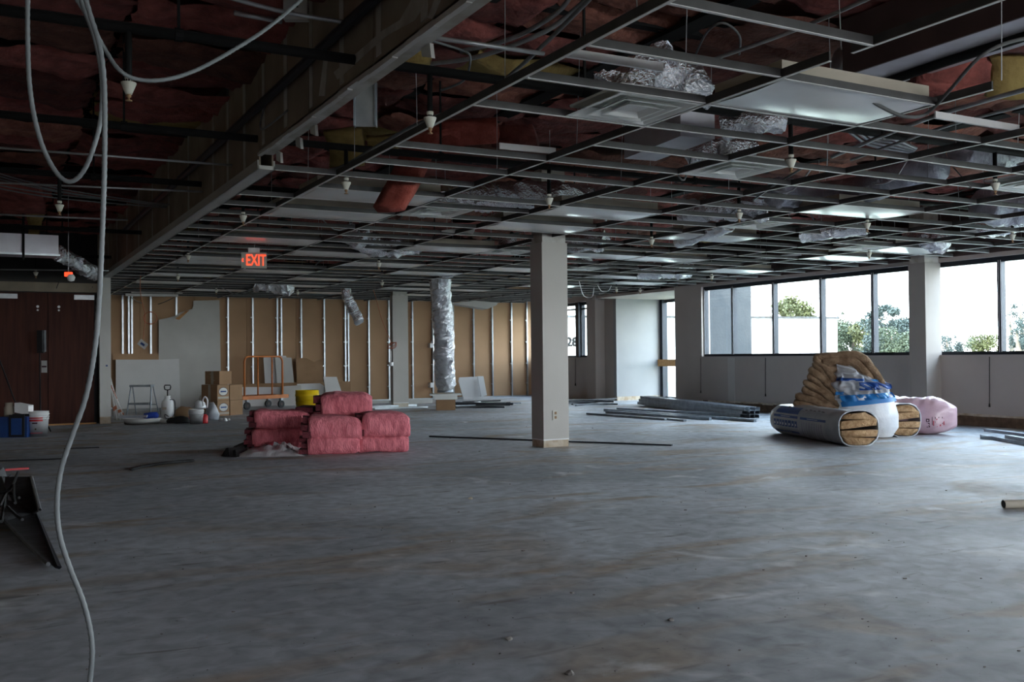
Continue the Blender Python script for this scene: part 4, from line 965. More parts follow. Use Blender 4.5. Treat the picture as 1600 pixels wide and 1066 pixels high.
rows_ = [((1352, 691), (1393, 688), .16), ((1330, 676), (1405, 670), .22), ((1316, 656), (1405, 650), .25), ((1306, 640), (1399, 630), .25), ((1301, 622), (1394, 616), .24), ((1299, 602), (1385, 601), .22), ((1299, 584), (1368, 590), .2), ((1301, 566), (1335, 576), .17)]
def bsurf(s, a, off=0):                                # s along rows, a angle: 0 = left edge, PI/2 front, PI right edge
    i = min(int(s), len(rows_)-2); f = s-i; l0, r0, d0 = rows_[i]; l1, r1, d1 = rows_[i+1]
    Lp = V(*l0)*(1-f)+V(*l1)*f; Rp = V(*r0)*(1-f)+V(*r1)*f; dp = d0*(1-f)+d1*f; c = (Lp+Rp)/2; h = (Rp-Lp)/2
    rr = 1+off*4
    p = c-h*math.cos(a)*rr-N2*math.sin(a)*dp*rr+N2*.2
    wr_ = .13 if s > 3.6 else .012
    p += N2*wr_*(abs(noise.noise(Vector((p.x*11+p.z*9, p.y*11, p.z*5))))-.2 if s > 3.6 else noise.noise(p*5))+U2*wr_*.5*noise.noise(p*8+Vector((3, 1, 2)))
    if p.z < .006: p.z = .006
    return p
def bpatch(name, s0, s1, a0, a1, m, off=0, ns=8, na=14): return G().grid([[bsurf(s0+(s1-s0)*i/ns, a0+(a1-a0)*j/na, off) for j in range(na+1)] for i in range(ns+1)]).obj(name, m, r, True)
bpatch('bag_film', 0, 3.9, -.3, PI+.5, 'film', 0, 30, 48)
bpatch('bag_mouth', 3.9, 7, -.1, PI+.3, 'film_clear', 0, 40, 60)
bpatch('blue_band', 3.15, 4.15, .75, PI+.15, 'blue_lt', .018, 24, 42)
bpatch('blue_print', 4.5, 5.3, 1.6, 2.9, 'blue_ink', .018, 20, 30)
bpatch('blue_print', 5.4, 5.7, .75, 1.9, 'blue_ink', .018, 12, 24)
bpatch('blue_print', 4.2, 4.45, .5, 1.0, 'blue_lt', .018, 8, 12)
bpatch('blue_print', 5.4, 5.7, 2.3, 2.8, 'blue_lt', .018, 8, 12)
bpatch('dark_print', .3, .55, 1.0, 1.3, 'ink', .012, 2, 3)

# ------------------------------------------------------------------ steel studs and strips on the floor
def stud_bundle():
    a, b = ZP(1163, 656), ZP(1000, 634)+Vector((0, 0, 0)); d = (b-a); L = d.length; d.normalize(); s = Vector((d.y, -d.x, 0))
    s = s if s.x < 0 or s.y < 0 else -s
    s = Vector((-d.y, d.x, 0)); s = s if s.dot(fw) > 0 else -s
    n_ = 0; pos = ['left', 'middle', 'right']; lev = ['bottom', 'middle', 'top']
    for rr in range(3):
        for cc_ in range(3):
            off = rnd.uniform(-.05, .05)+(.25*(2-rr) if cc_ == 0 else 0)
            p = a+s*(.05+.095*cc_)+Vector((0, 0, .022+.066*rr))+d*off*.4
            t = tag(G().obox(p+d*L/2, d*L/2, s*.045, (0, 0, .003)).obox(p+d*L/2+s*.043+Vector((0, 0, .028)), d*L/2, s*.002, (0, 0, .028)).obox(p+d*L/2-s*.043+Vector((0, 0, .028)), d*L/2, s*.002, (0, 0, .028)).obox(p+d*L/2+Vector((0, 0, .056))-s*.03, d*L/2, s*.012, (0, 0, .002)).obj('steel_stud', 'galv_dark'),
                    'grey steel stud in the neat floor stack, %s layer, %s' % (lev[rr], ['front row', 'middle row', 'back row'][cc_]), 'stud', 'steel studs stacked on the floor')
stud_bundle()
def strip(label, name, a, b, wd_, ht, m, z=0., cat='strip', grp=None):
    p, q = ZP(*a), ZP(*b); p.z = q.z = z+ht/2+.001; return tag(G().bar(p, q, wd_, ht).obj(name, m), label, cat, grp)
strip('long dark flat bar lying across the floor behind the middle column', 'flat_bar', (672, 683), (1050, 697), .05, .018, 'blackm', cat='bar')
for n_, (a, b, ht) in enumerate((((945, 643), (1180, 660), .05), ((948, 646), (1110, 657), .05), ((918, 648), (1040, 657), .035), ((1042, 656), (1070, 659), .03), ((965, 642), (1150, 652), .06))):
    strip(['loose steel stud along the front of the neat stack', 'second loose steel stud in front of the stack', 'thin brownish metal strip left of the stud stack', 'short dark metal offcut in front of the stud stack', 'steel track leaning against the stud stack'][n_], 'steel_stud' if n_ != 3 else 'metal_offcut', a, b, .06, ht, 'galv_dark', cat='stud')
for n_, (a, b, z) in enumerate((((1536, 684), (1625, 700), 0), ((1542, 680), (1630, 692), .045), ((1534, 686), (1600, 690), 0.0), ((1575, 690), (1640, 702), .04))):
    strip(['lowest grey steel stud at the right edge', 'upper grey steel stud at the right edge', 'thin steel strip at the right edge', 'short dark steel stud end at the right edge'][n_], 'steel_stud', a, b, .08, .04, 'galv_dark', z, 'stud')
# black tangled channel piles
for n_, (cx, cy_, w_, cnt_, lb) in enumerate(((755, 636, 60, 14, 'dark metal channel in the tangled pile right of the small box'), (925, 632, 45, 12, 'dark metal channel in the heap before the far corner'))):
    for k in range(cnt_):
        a = (cx-w_*rnd.uniform(.5, 1.), cy_+rnd.uniform(-3, 4)); b = (cx+w_*rnd.uniform(.4, 1.), cy_+rnd.uniform(-5, 2))
        strip(lb, 'metal_channel', a, b, .04, .03, rnd.choice(('blackm', 'rubber', 'galv_dark')), .03*(k % 3), 'channel', 'dark channels in a pile' if n_ == 0 else 'dark channels in the far heap')
strip('bright steel stud on the floor left of the small box', 'steel_stud', (578, 638), (650, 635), .09, .05, 'galv', 0, 'stud')
strip('second bright steel stud on the floor by the far column', 'steel_stud', (585, 640), (668, 637), .07, .03, 'galv', 0, 'stud')
strip('bright steel stud on the floor right of the small box', 'steel_stud', (704, 635), (755, 632), .09, .07, 'galv', 0, 'stud')
# cardboard tube
a, b = ZP(1568, 795), ZP(1650, 793); t = thing('cardboard_tube', 'grey brown cardboard tube lying at the right edge of the floor', 'tube', a)
rr = .031; a.z = b.z = rr
G().tube([a, b], rr, 20, False).tube([a, b], rr-.004, 20, False).obj('tube_wall', 'housing', t, True)
G().cyl(a+(b-a)*.01, a+(b-a)*.012, rr-.004, 16).obj('hollow_shade', 'rubber', t)  # black disc in the mouth stands for the shade inside

# gypsum sheets against the back wall
def sheet(label, pts, Y, m='gyp', th=.014, lean=.0, cat='gypsum board', name='gypsum_sheet'):
    P = [YP(x, y, Y) for x, y in pts]
    for p in P: p.z = max(p.z, .004)
    for p in P: p.y += lean*p.z
    return tag(G().prism(P, (0, th, 0)).obj(name, m), label, cat)
sheet('tall grey gypsum sheet with a broken upper left corner on the stud wall', [(248, 500), (262, 497), (276, 493), (280, 489), (300, 483), (302, 478), (302, 470), (343, 469), (346, 645), (248, 645)], 23.96)
sheet('low wide grey gypsum sheet leaning left of the tall sheet', [(181, 562), (246, 562), (280, 561), (282, 649), (181, 652)], 23.75, 'gyp_white', lean=.01)
sheet('bare brown wall strip above the low wide sheet', [(176, 553), (248, 553), (248, 563), (176, 563)], 23.93, 'kraft', name='gypsum_strip')
sheet('torn brown flap at the broken corner of the tall sheet', [(274, 498), (290, 486), (296, 485), (280, 500)], 23.9, 'wood_lt', name='paper_flap')
sheet('white gypsum offcut standing behind the orange cart', [(412, 556), (447, 556), (457, 575), (462, 638), (416, 640)], 23.6, 'gyp_white', lean=.03)
sheet('narrow white gypsum offcut on the right of the cart offcut', [(430, 558), (456, 559), (463, 637), (436, 638)], 23.5, 'gyp', lean=.03)
sheet('brown cardboard sheet leaning on the stud wall', [(463, 559), (480, 560), (492, 566), (505, 560), (505, 636), (465, 637)], 23.65, 'card', lean=.03, cat='cardboard')
sheet('long brown sheet lying on its edge behind the cart', [(378, 600), (548, 596), (548, 640), (378, 642)], 23.4, 'card', cat='cardboard')
sheet('long white gypsum strip on its edge behind the cart', [(376, 605), (466, 605), (468, 642), (376, 644)], 23.0, 'gyp_white')
sheet('second white gypsum strip left of the yellow bucket', [(440, 604), (470, 602), (474, 640), (440, 640)], 22.8, 'gyp')
sheet('pale gypsum sheet behind the yellow bucket', [(464, 600), (500, 599), (520, 612), (522, 640), (470, 640)], 22.9, 'gyp_white')
sheet('leaning white gypsum offcut right of the yellow bucket', [(506, 589), (527, 589), (534, 612), (536, 632), (512, 632)], 22.7, 'gyp_white', lean=.06)
sheet('white gypsum sheet leaning right of the standing duct', [(718, 590), (756, 588), (760, 618), (724, 623), (717, 596)], 23.6, 'gyp_white', lean=.04)
sheet('second white sheet overlapping the sheet right of the duct', [(747, 588), (756, 588), (761, 618), (752, 620)], 23.5, 'gyp_white', lean=.04)
sheet('low white gypsum strip under the leaning sheet by the duct', [(724, 620), (770, 620), (770, 625), (724, 627)], 23.0, 'gyp_white')
sheet('low white gypsum strip at the foot of the far column', [(636, 624), (676, 624), (676, 639), (636, 640)], 21.8, 'gyp')
sheet('short white gypsum strip left of the far column', [(580, 626), (608, 626), (608, 636), (580, 637)], 22.4, 'gyp')
t = thing('wall_box', 'small white electrical box on the stud left of the standing duct', 'electrical box', YP(672, 540, 23.9))
c = YP(673, 540, 23.9); G().box(c.x-.04, c.x+.06, 23.85, 23.99, c.z-.06, c.z+.06).obj('box_body', 'white', t)
c = YP(674, 602, 23.9); t = thing('wall_box', 'low white electrical box beside the standing duct', 'electrical box', c)
G().box(c.x-.05, c.x+.06, 23.85, 23.99, c.z-.06, c.z+.06).obj('box_body', 'white', t)
t = tag(G().tube([YP(677, 505, 23.92), YP(677, 600, 23.92)], .02, 8).obj('conduit', 'galv'), 'bright vertical conduit joining the two wall boxes', 'conduit')

# cardboard boxes
def carton(label, c, a, b, h, z0=0, oval=False, dark=True):
    r = thing('cardboard_box', label, 'box', (c.x, c.y, z0), 'stacked cardboard boxes'); u = Vector((math.cos(.5), math.sin(.5), 0)); v = Vector((-u.y, u.x, 0))
    cc_ = Vector((c.x, c.y, z0+h/2+.002)); G().obox(cc_, u*a/2, v*b/2, (0, 0, h/2-.002)).obj('carton', 'card', r)
    G().obox(cc_-u*(a/2+.001), u*.001, v*b*.49, (0, 0, h*.49)).obj('shaded_print_side', 'card_dk', r) if False else None
    G().obox(cc_-u*(a/2+.002), u*.001, v*.035, (0, 0, h/2-.003)).obj('tape', 'housing', r)
    f = cc_-v*(b/2+.002)
    if oval:
        for rx, rz, m, k in ((.115, .085, 'ink', 0), (.105, .075, 'label', 1)):
            G().prism([f-v*.001*k+u*rx*math.cos(i*PI/10)+Vector((0, 0, .02+rz*math.sin(i*PI/10))) for i in range(20)], -v*.001).obj('oval_print' if k else 'oval_rim', m, r)
        G().obox(f-v*.003+Vector((0, 0, .02)), u*.07, v*.001, (0, 0, .014)).obj('oval_lettering', 'blue', r)
        G().obox(f-v*.001+Vector((0, 0, -h*.32)), u*a*.46, v*.001, (0, 0, .02)).obj('print_band', 'housing', r)
    else:
        for q in range(3): G().obox(cc_-u*(a/2+.002)+v*.1*(q-1)*.2+Vector((0, 0, -.05+.06*q)), u*.001, v*.05, (0, 0, .008)).obj('printing', 'housing', r)
    return r
u_ = Vector((math.cos(.5), math.sin(.5), 0)); v_ = Vector((-u_.y, u_.x, 0)); k0 = ZP(340, 651)
cen = lambda a, b, o: k0+u_*(o+a/2)+v_*b/2
carton('lower front cardboard box with a white oval print', cen(.29, .46, 0), .29, .46, .30, 0, True)
carton('upper front cardboard box with a white oval print', cen(.29, .46, .004)+v_*.01, .29, .46, .31, .302, True)
carton('lower right plain cardboard box in the stack', cen(.32, .46, .31), .32, .46, .30, 0)
carton('upper right plain cardboard box in the stack', cen(.32, .46, .312)+v_*.01, .32, .46, .30, .302)
carton('topmost cardboard box of the stack', cen(.30, .42, .10)+v_*.06, .30, .42, .26, .614)

# orange drywall cart
cl, crr = ZP(382, 641), ZP(447, 637); t = thing('panel_cart', 'orange steel panel cart standing by the stud wall', 'cart', (cl+crr)/2)
ux = (crr-cl); Lc = ux.length; ux.normalize(); vy = Vector((-ux.y, ux.x, 0)); up_ = Vector((0, 0, 1)); o0 = cl
dk = o0+up_*.26; H_ = 1.32
G().obox(dk+ux*Lc/2+vy*.28, ux*(Lc/2+.06), vy*.3, up_*.04).obj('deck', 'orange', t)
P = [dk+vy*.06+ux*.05, dk+vy*.06+ux*.05+up_*.78]+[dk+vy*.06+ux*(.17-.12*math.cos(a*PI/8))+up_*(.78+.12*math.sin(a*PI/8)) for a in range(1, 5)]
Q = [dk+vy*.06+ux*(Lc-.17+.12*math.sin(a*PI/8))+up_*(.78+.12*math.cos(a*PI/8)) for a in range(0, 5)]+[dk+vy*.06+ux*(Lc-.05)]
G().tube(P+Q, .022, 8).obj('end_frame', 'orange', t, True)
for f in (.36, .70): G().tube([dk+vy*.06+ux*Lc*f, dk+vy*.06+ux*Lc*f+up_*.9], .017, 8).obj('upright', 'orange', t, True)
G().obox(dk+ux*(Lc+.1)+vy*.2, ux*.12, vy*.05, up_*.015).obj('side_arm', 'rubber', t)
for f in (.1, .92):
    for q in (.06, .5):
        wc = o0+ux*Lc*f+vy*q+up_*.085
        w_ = G().cyl(wc-vy*.02, wc+vy*.02, .085, 16).obj('wheel', 'rubber', t); G().cyl(wc-vy*.024, wc+vy*.024, .03, 10).obj('wheel_hub', 'sheet_dark', w_)
        G().obox(wc+up_*.12, ux*.03, vy*.035, up_*.035).obj('caster_fork', 'galv_dark', t)

# buckets
def pail(label, c, r0, r1, h, m, rim=True, handle=True):
    t = thing('bucket', label, 'bucket', c)
    G().lathe([(0, .003), (r0, .003), (r0, .0), (r1, h*.86), (r1+.008, h*.87), (r1+.008, h*.9), (r1, h*.91), (r1, h), (r1-.008, h), (r0-.01, .02), (0, .02)], c, 22).obj('pail', m, t, True)
    for q in (.7, .78):
        rr_ = r0+(r1-r0)*q/.86+.004; G().tube([Vector(c)+Vector((rr_*math.cos(a*PI/12), rr_*math.sin(a*PI/12), h*q)) for a in range(25)], .005, 5, False).obj('ridge', m, t)
    if handle: G().tube([Vector(c)+rt*(r1+.012)*math.cos(a*PI/12)+Vector((0, 0, h*.85))-Vector((fw.x, fw.y, 0))*.1*math.sin(a*PI/12)-Vector((0, 0, .12*math.sin(a*PI/12))) for a in range(13)], .003, 5).obj('handle', 'conduit', t)
    return t
c = ZP(303, 663)+fw*.13; c.z = 0
t = pail('white plastic bucket with ridges in front of the boxes', c, .105, .125, .25, 'white')
c = ZP(52, 683)+Vector((fw.x, fw.y, 0))*.14; c.z = 0
t = pail('white bucket with a red printed band by the timber doors', c, .128, .15, .37, 'white')
def band(c, r, z0, z1, m, nm, t, a0=-.9, a1=.9):
    b0 = math.atan2(-fw.y, -fw.x); g = G().grid([[Vector((c.x+(r)*math.cos(b0+a0+(a1-a0)*i/16), c.y+(r)*math.sin(b0+a0+(a1-a0)*i/16), z)) for i in range(17)] for z in (z0, z1)]); return g.obj(nm, m, t, True)
band(c, .150, .225, .285, 'red', 'red_band', t); band(c, .139, .05, .06, 'ink_red', 'red_line', t); band(c, .1475, .19, .21, 'ink', 'dark_lettering', t, -.1, .4); band(c, .142, .10, .125, 'leaf2', 'green_print', t, .15, .3)
c = YP(480, 636, 15.5); c.z = 0
yb = YP(480, 613, 14.2)
t = pail('bright yellow bucket standing behind the pink batts', Vector((yb.x, yb.y, 0)), .14, .17, yb.z+.03, 'yellow', handle=False)
# shallow round pan with blue cloth
c = ZP(212, 664)+Vector((fw.x, fw.y, 0))*.3; c.z = 0
t = thing('round_pan', 'shallow grey round pan on the floor by the step stool', 'pan', c)
G().lathe([(0, .004), (.29, .004), (.29, 0), (.31, .1), (.3, .1), (.28, .015), (0, .015)], c, 28).obj('pan_body', 'gyp_white', t, True)
g = G(); g.lathe([(0, .08), (.1, .075), (.14, .03), (.12, .0), (0, 0)], c+Vector((.12, -.05, .1)), 12); g.v = [tuple(jig(v, .05, 9)) for v in g.v]
tag(g.obj('cloth', 'blue_br', None, True), 'crumpled bright blue cloth lying on the round pan', 'cloth')
g = G().obox(c+Vector((-.12, .0, .13)), rt*.24, fw*.1, (0, 0, .02)); g.v = [tuple(jig(v, .02, 6)) for v in g.v]
tag(g.obj('wrapper', 'film_grey'), 'flattened pale wrapper lying on the round pan', 'wrapper')
# step stool
c = ZP(219, 651); c.z = 0; t = thing('step_stool', 'small grey metal step stool before the low gypsum sheet', 'step stool', c)
X_ = rt.copy(); X_.z = 0; X_.normalize(); Yv = Vector((-X_.y, X_.x, 0)); hw = .21; hh = .60
G().obox(c+up_*hh+Yv*.1, X_*hw, Yv*.1, up_*.02).obj('top_step', 'galv_dark', t)
G().obox(c+up_*hh*.42-Yv*.0, X_*hw*.95, Yv*.1, up_*.018).obj('lower_step', 'galv_dark', t)
for sgn in (-1, 1):
    G().tube([c+X_*sgn*(hw+.02)-Yv*.1, c+X_*sgn*(hw-.01)+Yv*.06+up_*hh], .014, 6).obj('front_leg', 'galv_dark', t)
    G().tube([c+X_*sgn*(hw+.02)+Yv*.4, c+X_*sgn*(hw-.01)+Yv*.14+up_*hh], .012, 6).obj('rear_leg', 'galv_dark', t)
G().tube([c-X_*hw+Yv*.3+up_*.22, c+X_*hw+Yv*.3+up_*.22], .01, 6).obj('brace', 'galv_dark', t)
# garden sprayer
c = ZP(259, 655)+Vector((fw.x, fw.y, 0))*.1; c.z = 0; t = thing('pump_sprayer', 'white pump sprayer bottle with a black handle', 'sprayer', c)
G().lathe([(0, 0), (.1, 0), (.115, .02), (.115, .27), (.10, .33), (.06, .37), (.05, .40), (.055, .43), (0, .43)], c, 20).obj('tank', 'white', t, True)
G().tube([c+up_*.43, c+up_*.54], .012, 8).obj('pump_rod', 'rubber', t)
G().tube([c+up_*.54, c+up_*.55-X_*.05, c+up_*.60-X_*.06, c+up_*.63-X_*.05, c+up_*.63+X_*.05, c+up_*.60+X_*.06, c+up_*.55+X_*.05, c+up_*.54], .011, 6).obj('pump_handle', 'rubber', t)
G().tube(spline([c+up_*.36+X_*.06-fw*.05, c+up_*.34+X_*.13, c+up_*.15+X_*.14, c+up_*.03+X_*.12-Yv*.1, c+up_*.02+X_*.02-Yv*.16, c+up_*.09-Yv*.14, c+up_*.05+X_*.07-Yv*.15], 5), .007, 6).obj('hose', 'rubber', t)
G().obox(c+up_*.2-Vector((fw.x, fw.y, 0))*.118-X_*.02, X_*.04, fw*.001, up_*.025).obj('faded_label', 'housing', t)
# clutter between the sprayer and the bucket
def lump(label, name, m, px, py, wx, wy, h, cat, z0=0, amp=.04, back=.1):
    c = ZP(px, py)+Vector((fw.x, fw.y, 0))*back; c.z = z0
    g = G().loft([[c+X_*wx/2*s*math.cos(i*PI/6)+Yv*wy/2*s*math.sin(i*PI/6)+up_*z for i in range(12)] for s, z in ((.9, 0), (1, h*.3), (.85, h*.75), (.4, h))])
    g.v = [tuple(jig(v, amp, 8)) for v in g.v]; g.v = [(x, y, max(z, z0+.002)) for x, y, z in g.v]
    return tag(g.obj(name, m, None, True), label, cat)
lump('tan crumpled paper sack lying behind the white bucket', 'paper_sack', 'card', 280, 655, .45, .4, .2, 'sack', back=.35)
lump('dark tool bag lying left of the white bucket', 'tool_bag', 'rubber', 276, 662, .42, .25, .12, 'bag')
lump('small red cloth lying left of the white bucket', 'cloth', 'red', 292, 657, .1, .1, .1, 'cloth', back=.2)
lump('small brown block on the floor before the tool bag', 'wood_block', 'wood_lt', 266, 661, .14, .1, .09, 'block', amp=.01)
lump('grey rag on the floor below the sprayer', 'cloth', 'gyp', 244, 662, .28, .15, .07, 'cloth')
lump('black rag bundle on the floor right of the round pan', 'cloth', 'rubber', 236, 660, .2, .14, .08, 'cloth')
lump('grey plastic sack slumped right of the red canister', 'plastic_sack', 'film_grey', 329, 657, .22, .2, .32, 'sack', amp=.05)
lump('white cardboard packet standing behind the white bucket', 'packet', 'gyp_white', 300, 650, .16, .1, .38, 'packet', amp=.01, back=.6)
lump('crumpled white plastic spilling over the white bucket rim', 'wrapper', 'film', 308, 662, .2, .16, .14, 'wrapper', z0=.25, amp=.05, back=.15)
lump('white crumpled paper on the floor before the boxes', 'paper_scrap', 'white', 343, 659, .12, .08, .06, 'paper', amp=.03)
lump('second crumpled paper on the floor before the boxes', 'paper_scrap', 'white', 349, 659, .1, .08, .06, 'paper', amp=.03)
lump('small white paper ball right of the crumpled papers', 'paper_scrap', 'white', 355, 658, .05, .05, .04, 'paper', amp=.01)
c = ZP(318, 662)+Vector((fw.x, fw.y, 0))*.06; c.z = 0
t = thing('canister', 'red plastic canister beside the white bucket', 'canister', c); G().lathe([(0, 0), (.055, 0), (.058, .02), (.058, .13), (.03, .16), (0, .16)], c, 14).obj('canister_body', 'red', t, True); G().lathe([(0, .16), (.025, .16), (.025, .185), (0, .185)], c, 10).obj('cap', 'rubber', t, True)
c = ZP(315, 663)+Vector((fw.x, fw.y, 0))*.2
tag(G().tube(spline([c+up_*.3-X_*.03, c+up_*.4-X_*.04, c+up_*.46, c+up_*.4+X_*.04, c+up_*.27+X_*.03], 5), .014, 7).obj('rope_loop', 'white', None, True), 'white rope loop standing out of the bucket', 'rope')
# bundle of thin rods in the corner
for k in range(7):
    a = ZP(180+2.8*k, 657); b = Vector((a.x-.10-.02*k, a.y+.4, 1.2-.09*k))
    rd = tag(G().tube([a, b], .012, 6).obj('marker_rod', 'white' if k % 2 else 'label'), 'thin white rod with orange bands leaning in the corner by the end post', 'rod', 'rods leaning in the corner')
    for f in (.14+.03*(k % 3), .52): G().tube([a+(b-a)*f, a+(b-a)*(f+.06)], .0135, 6).obj('orange_band', 'wire_or', rd)

# left: blue caddy, jug, brooms
c = ZP(28, 684)+Vector((fw.x, fw.y, 0))*.18; c.z = 0
t = thing('blue_caddy', 'blue plastic caddy with a black frame by the timber doors', 'caddy', c)
G().obox(c+up_*.15-X_*.08, X_*.20, Yv*.16, up_*.15).obj('tub', 'blue', t)
G().obox(c+up_*.17-X_*.02-Yv*.17, X_*.11, Yv*.012, up_*.16).obj('front_frame', 'rubber', t)
G().obox(c+up_*.16-X_*.02-Yv*.185, X_*.075, Yv*.006, up_*.12).obj('front_panel', 'blue', t)
c2 = c+X_*.16
t = thing('bottle', 'blue bottle with a white shoulder beside the blue caddy', 'bottle', c2); G().lathe([(0, 0), (.05, 0), (.055, .02), (.055, .2), (.05, .25), (0, .25)], c2, 14).obj('bottle_body', 'blue', t, True); G().lathe([(.05, .25), (.045, .3), (.02, .34), (0, .34)], c2, 14).obj('shoulder', 'white', t, True)
t = tag(G().obox(c+up_*.41+X_*.0, X_*.1+up_*-.02, Yv*.08, up_*.07).obj('plastic_jug', 'white'), 'white plastic jug tipped on top of the blue caddy', 'jug')
tag(G().obox(c+up_*.32-X_*.0, X_*.12, Yv*.1, up_*.018).obj('tray', 'rubber'), 'dark tray lying on the blue caddy under the jug', 'tray')
tag(G().obox(c+up_*.335+X_*.13, X_*.035, Yv*.03, up_*.025).obj('spray_trigger', 'red'), 'small red spray head on the edge of the blue caddy', 'spray head')
tag(G().lathe([(0, 0), (.07, 0), (.07, .12), (.055, .16), (.055, .2), (0, .2)], c-X_*.22+up_*.3, 14).obj('jar', 'housing', None, True), 'pale jar of orange contents at the left end of the caddy', 'jar')
a, b = ZP(79, 675), YP(62, 551, 18.2); a.z = .01
t = thing('broom', 'black broom standing head up against the timber doors', 'broom', a)
mid = YP(63, 640, 17.5)
G().tube([a, mid, b], .011, 7).obj('pole', 'rubber', t)
G().obox(YP(64, 534, 18.2), rt*.055, fw*.03, up_*.19).obj('brush_head', 'rubber', t); G().obox(YP(69, 533, 18.15), rt*.02, fw*.032, up_*.18).obj('grey_edge', 'scrap2', t)
G().obox(YP(69, 573, 18.2), rt*.045, fw*.004, up_*.1).obj('paper_tag', 'label', t); G().obox(YP(69, 573, 18.19), rt*.04, fw*.003, up_*.015).obj('tag_print', 'ink', t)
a, b = YP(31, 640, 16.6), YP(-6, 548, 17.2)
tag(G().tube([Vector((a.x, a.y, .3)), b], .012, 7).obj('pole', 'rubber'), 'black pole leaning out of the blue caddy to the left', 'pole')
# lying strips on the left floor
strip('dark strip lying across the floor at the far left', 'flat_bar', (-20, 722), (98, 718), .04, .012, 'rubber', cat='bar')
strip('short black strip lying right of the hanging conduit', 'flat_bar', (100, 702), (155, 700), .03, .01, 'rubber', cat='bar')
tag(G().tube(spline([ZP(205, 734, .012), ZP(230, 728, .012), ZP(262, 723, .03), ZP(302, 720, .012)], 5), .016, 6).obj('black_hose', 'rubber', None, True), 'curved black hose scrap on the floor left of the pink batts', 'hose')
strip('red stick lying at the top of the dark scrap sheet', 'stick', (8, 736), (45, 733.5), .03, .02, 'red', cat='stick')

# dark bent scrap panel at the left edge
t = thing('scrap_panel', 'bent dark metal panel with torn film at the left edge', 'scrap', (.2, 6.5, 0))
q = lambda x, y, z: ZP(x, y, z)
A0, A1 = q(86, 888, .012), q(53, 802, .05); A2, A3 = q(62, 797, .13), q(49, 745, .24); A4 = q(-30, 745, .24); A5 = q(-30, 802, .16); A6 = q(5, 815, .05)
G().add([A0, A1, A2, A3, A4, A5, A6], [(0, 1, 6), (1, 2, 3), (1, 3, 4), (1, 4, 5), (1, 5, 6)]).obj('sheet', 'scrap', t)
G().prism([A0, A1, A1+Vector((.02, -.03, -.03)), A0+Vector((.02, -.02, -.005))], (.012, 0, .01)).obj('folded_edge', 'blackm', t)
G().tube([A1, A2, A3], .012, 6).obj('bent_rim', 'conduit', t)
G().tube([A0-Vector((.03, -.05, -.015)), q(40, 848, .05), A6+Vector((0, 0, .02))], .012, 6).obj('lower_rim', 'scrap2', t)
for k, (a, b, c) in enumerate((((28, 738), (15, 765), (-10, 772)), ((0, 790), (12, 770), (30, 778)), ((2, 815), (6, 790), (10, 768)), ((12, 792), (25, 805), (35, 812)), ((22, 758), (22, 775), (24, 786)))):
    G().tube(spline([q(*a, .26), q(*b, .25), q(*c, .24)], 4), .010, 5).obj('fold_line', 'rubber', t)  # black tubes stand for the dark fold lines of the sheet
crumple('grey torn film draped over the dark scrap panel', 'film_scrap', 'scrap2', ((-30, 812), (24, 822), (34, 756), (-30, 752)), .32, 'film', 10, 8)

# crumbs on the slab
g = G()
for k in range(260):
    p = ZP(rnd.uniform(0, 1600), 650+410*rnd.random()**1.6)
    if p.x > 12.6 or p.y > 17 or p.x < -3: continue
    s = rnd.uniform(.0015, .004)*(1.8 if rnd.random() < .1 else 1); g.obox(p+Vector((0, 0, s*.5)), (s, s*rnd.uniform(-.6, .6), 0), (s*rnd.uniform(-.6, .6), s*.8, 0), (0, 0, s*.5))
tag(g.obj('rubble_crumbs', 'stain', None, False, True), 'scattered small crumbs of rubble on the slab', 'rubble')
for n_, (px, py, s, lb) in enumerate(((735, 780, .016, 'small pale rubble chip on the middle of the floor'), (890, 1054, .016, 'dark hole plug in the slab at the bottom of the picture'), (795, 1000, .014, 'small dark rubble chip near the bottom middle'), (1048, 970, .012, 'dark rubble chip right of the bottom middle'))):
    p = ZP(px, py); g = G().lathe([(0, 0), (s, 0), (s*1.1, s*.4), (s*.5, s*.9), (0, s)], p, 8); g.v = [tuple(jig(v, s*.4, 60)) for v in g.v]
    tag(g.obj('rubble_chip', 'plaster' if n_ == 0 else 'stain'), lb, 'rubble')

# ------------------------------------------------------------------ outside
tag(G().box(15.5, 400, -150, 250, -1.2, -1.0).box(13.5, 15.5, -150, 16.9, -1.2, -1.0).obj('ground', 'ground'), 'pale ground outside the windows', None, None, 'structure')
bl, br = YP(780, 497, 70), None
def atdepth(x, y, d): return EYE+ray(x, y)*d
p, q = atdepth(770, 500, 72), atdepth(1308, 497, 82)
zt = 4.0; dirr = Vector((q.x-p.x, q.y-p.y, 0)).normalized(); nb = Vector((dirr.y, -dirr.x, 0)); nb = nb if nb.dot(fw) > 0 else -nb
t = thing('building', 'long low white flat roofed building outside the windows', 'building', ((p.x+q.x)/2, (p.y+q.y)/2, -1))
G().prism([(p.x, p.y, -1), (q.x, q.y, -1), (q.x, q.y, zt), (p.x, p.y, zt)], nb*20).obj('wall', 'ext_white', t)
G().prism([Vector((p.x, p.y, zt))-nb*.3, Vector((q.x, q.y, zt))-nb*.3, Vector((q.x, q.y, zt+.16))-nb*.3, Vector((p.x, p.y, zt+.16))-nb*.3], nb*20).obj('parapet_shadow', 'scrap', t)  # dark strip along the roof edge stands for the parapet's shadow line
nm = VP(893.5, 535, p, nb)-nb*.05
text('28', .95, nm, dirr, (0, 0, 1), 'black', 'house_number', t, .05, width=.95, bold=.03)
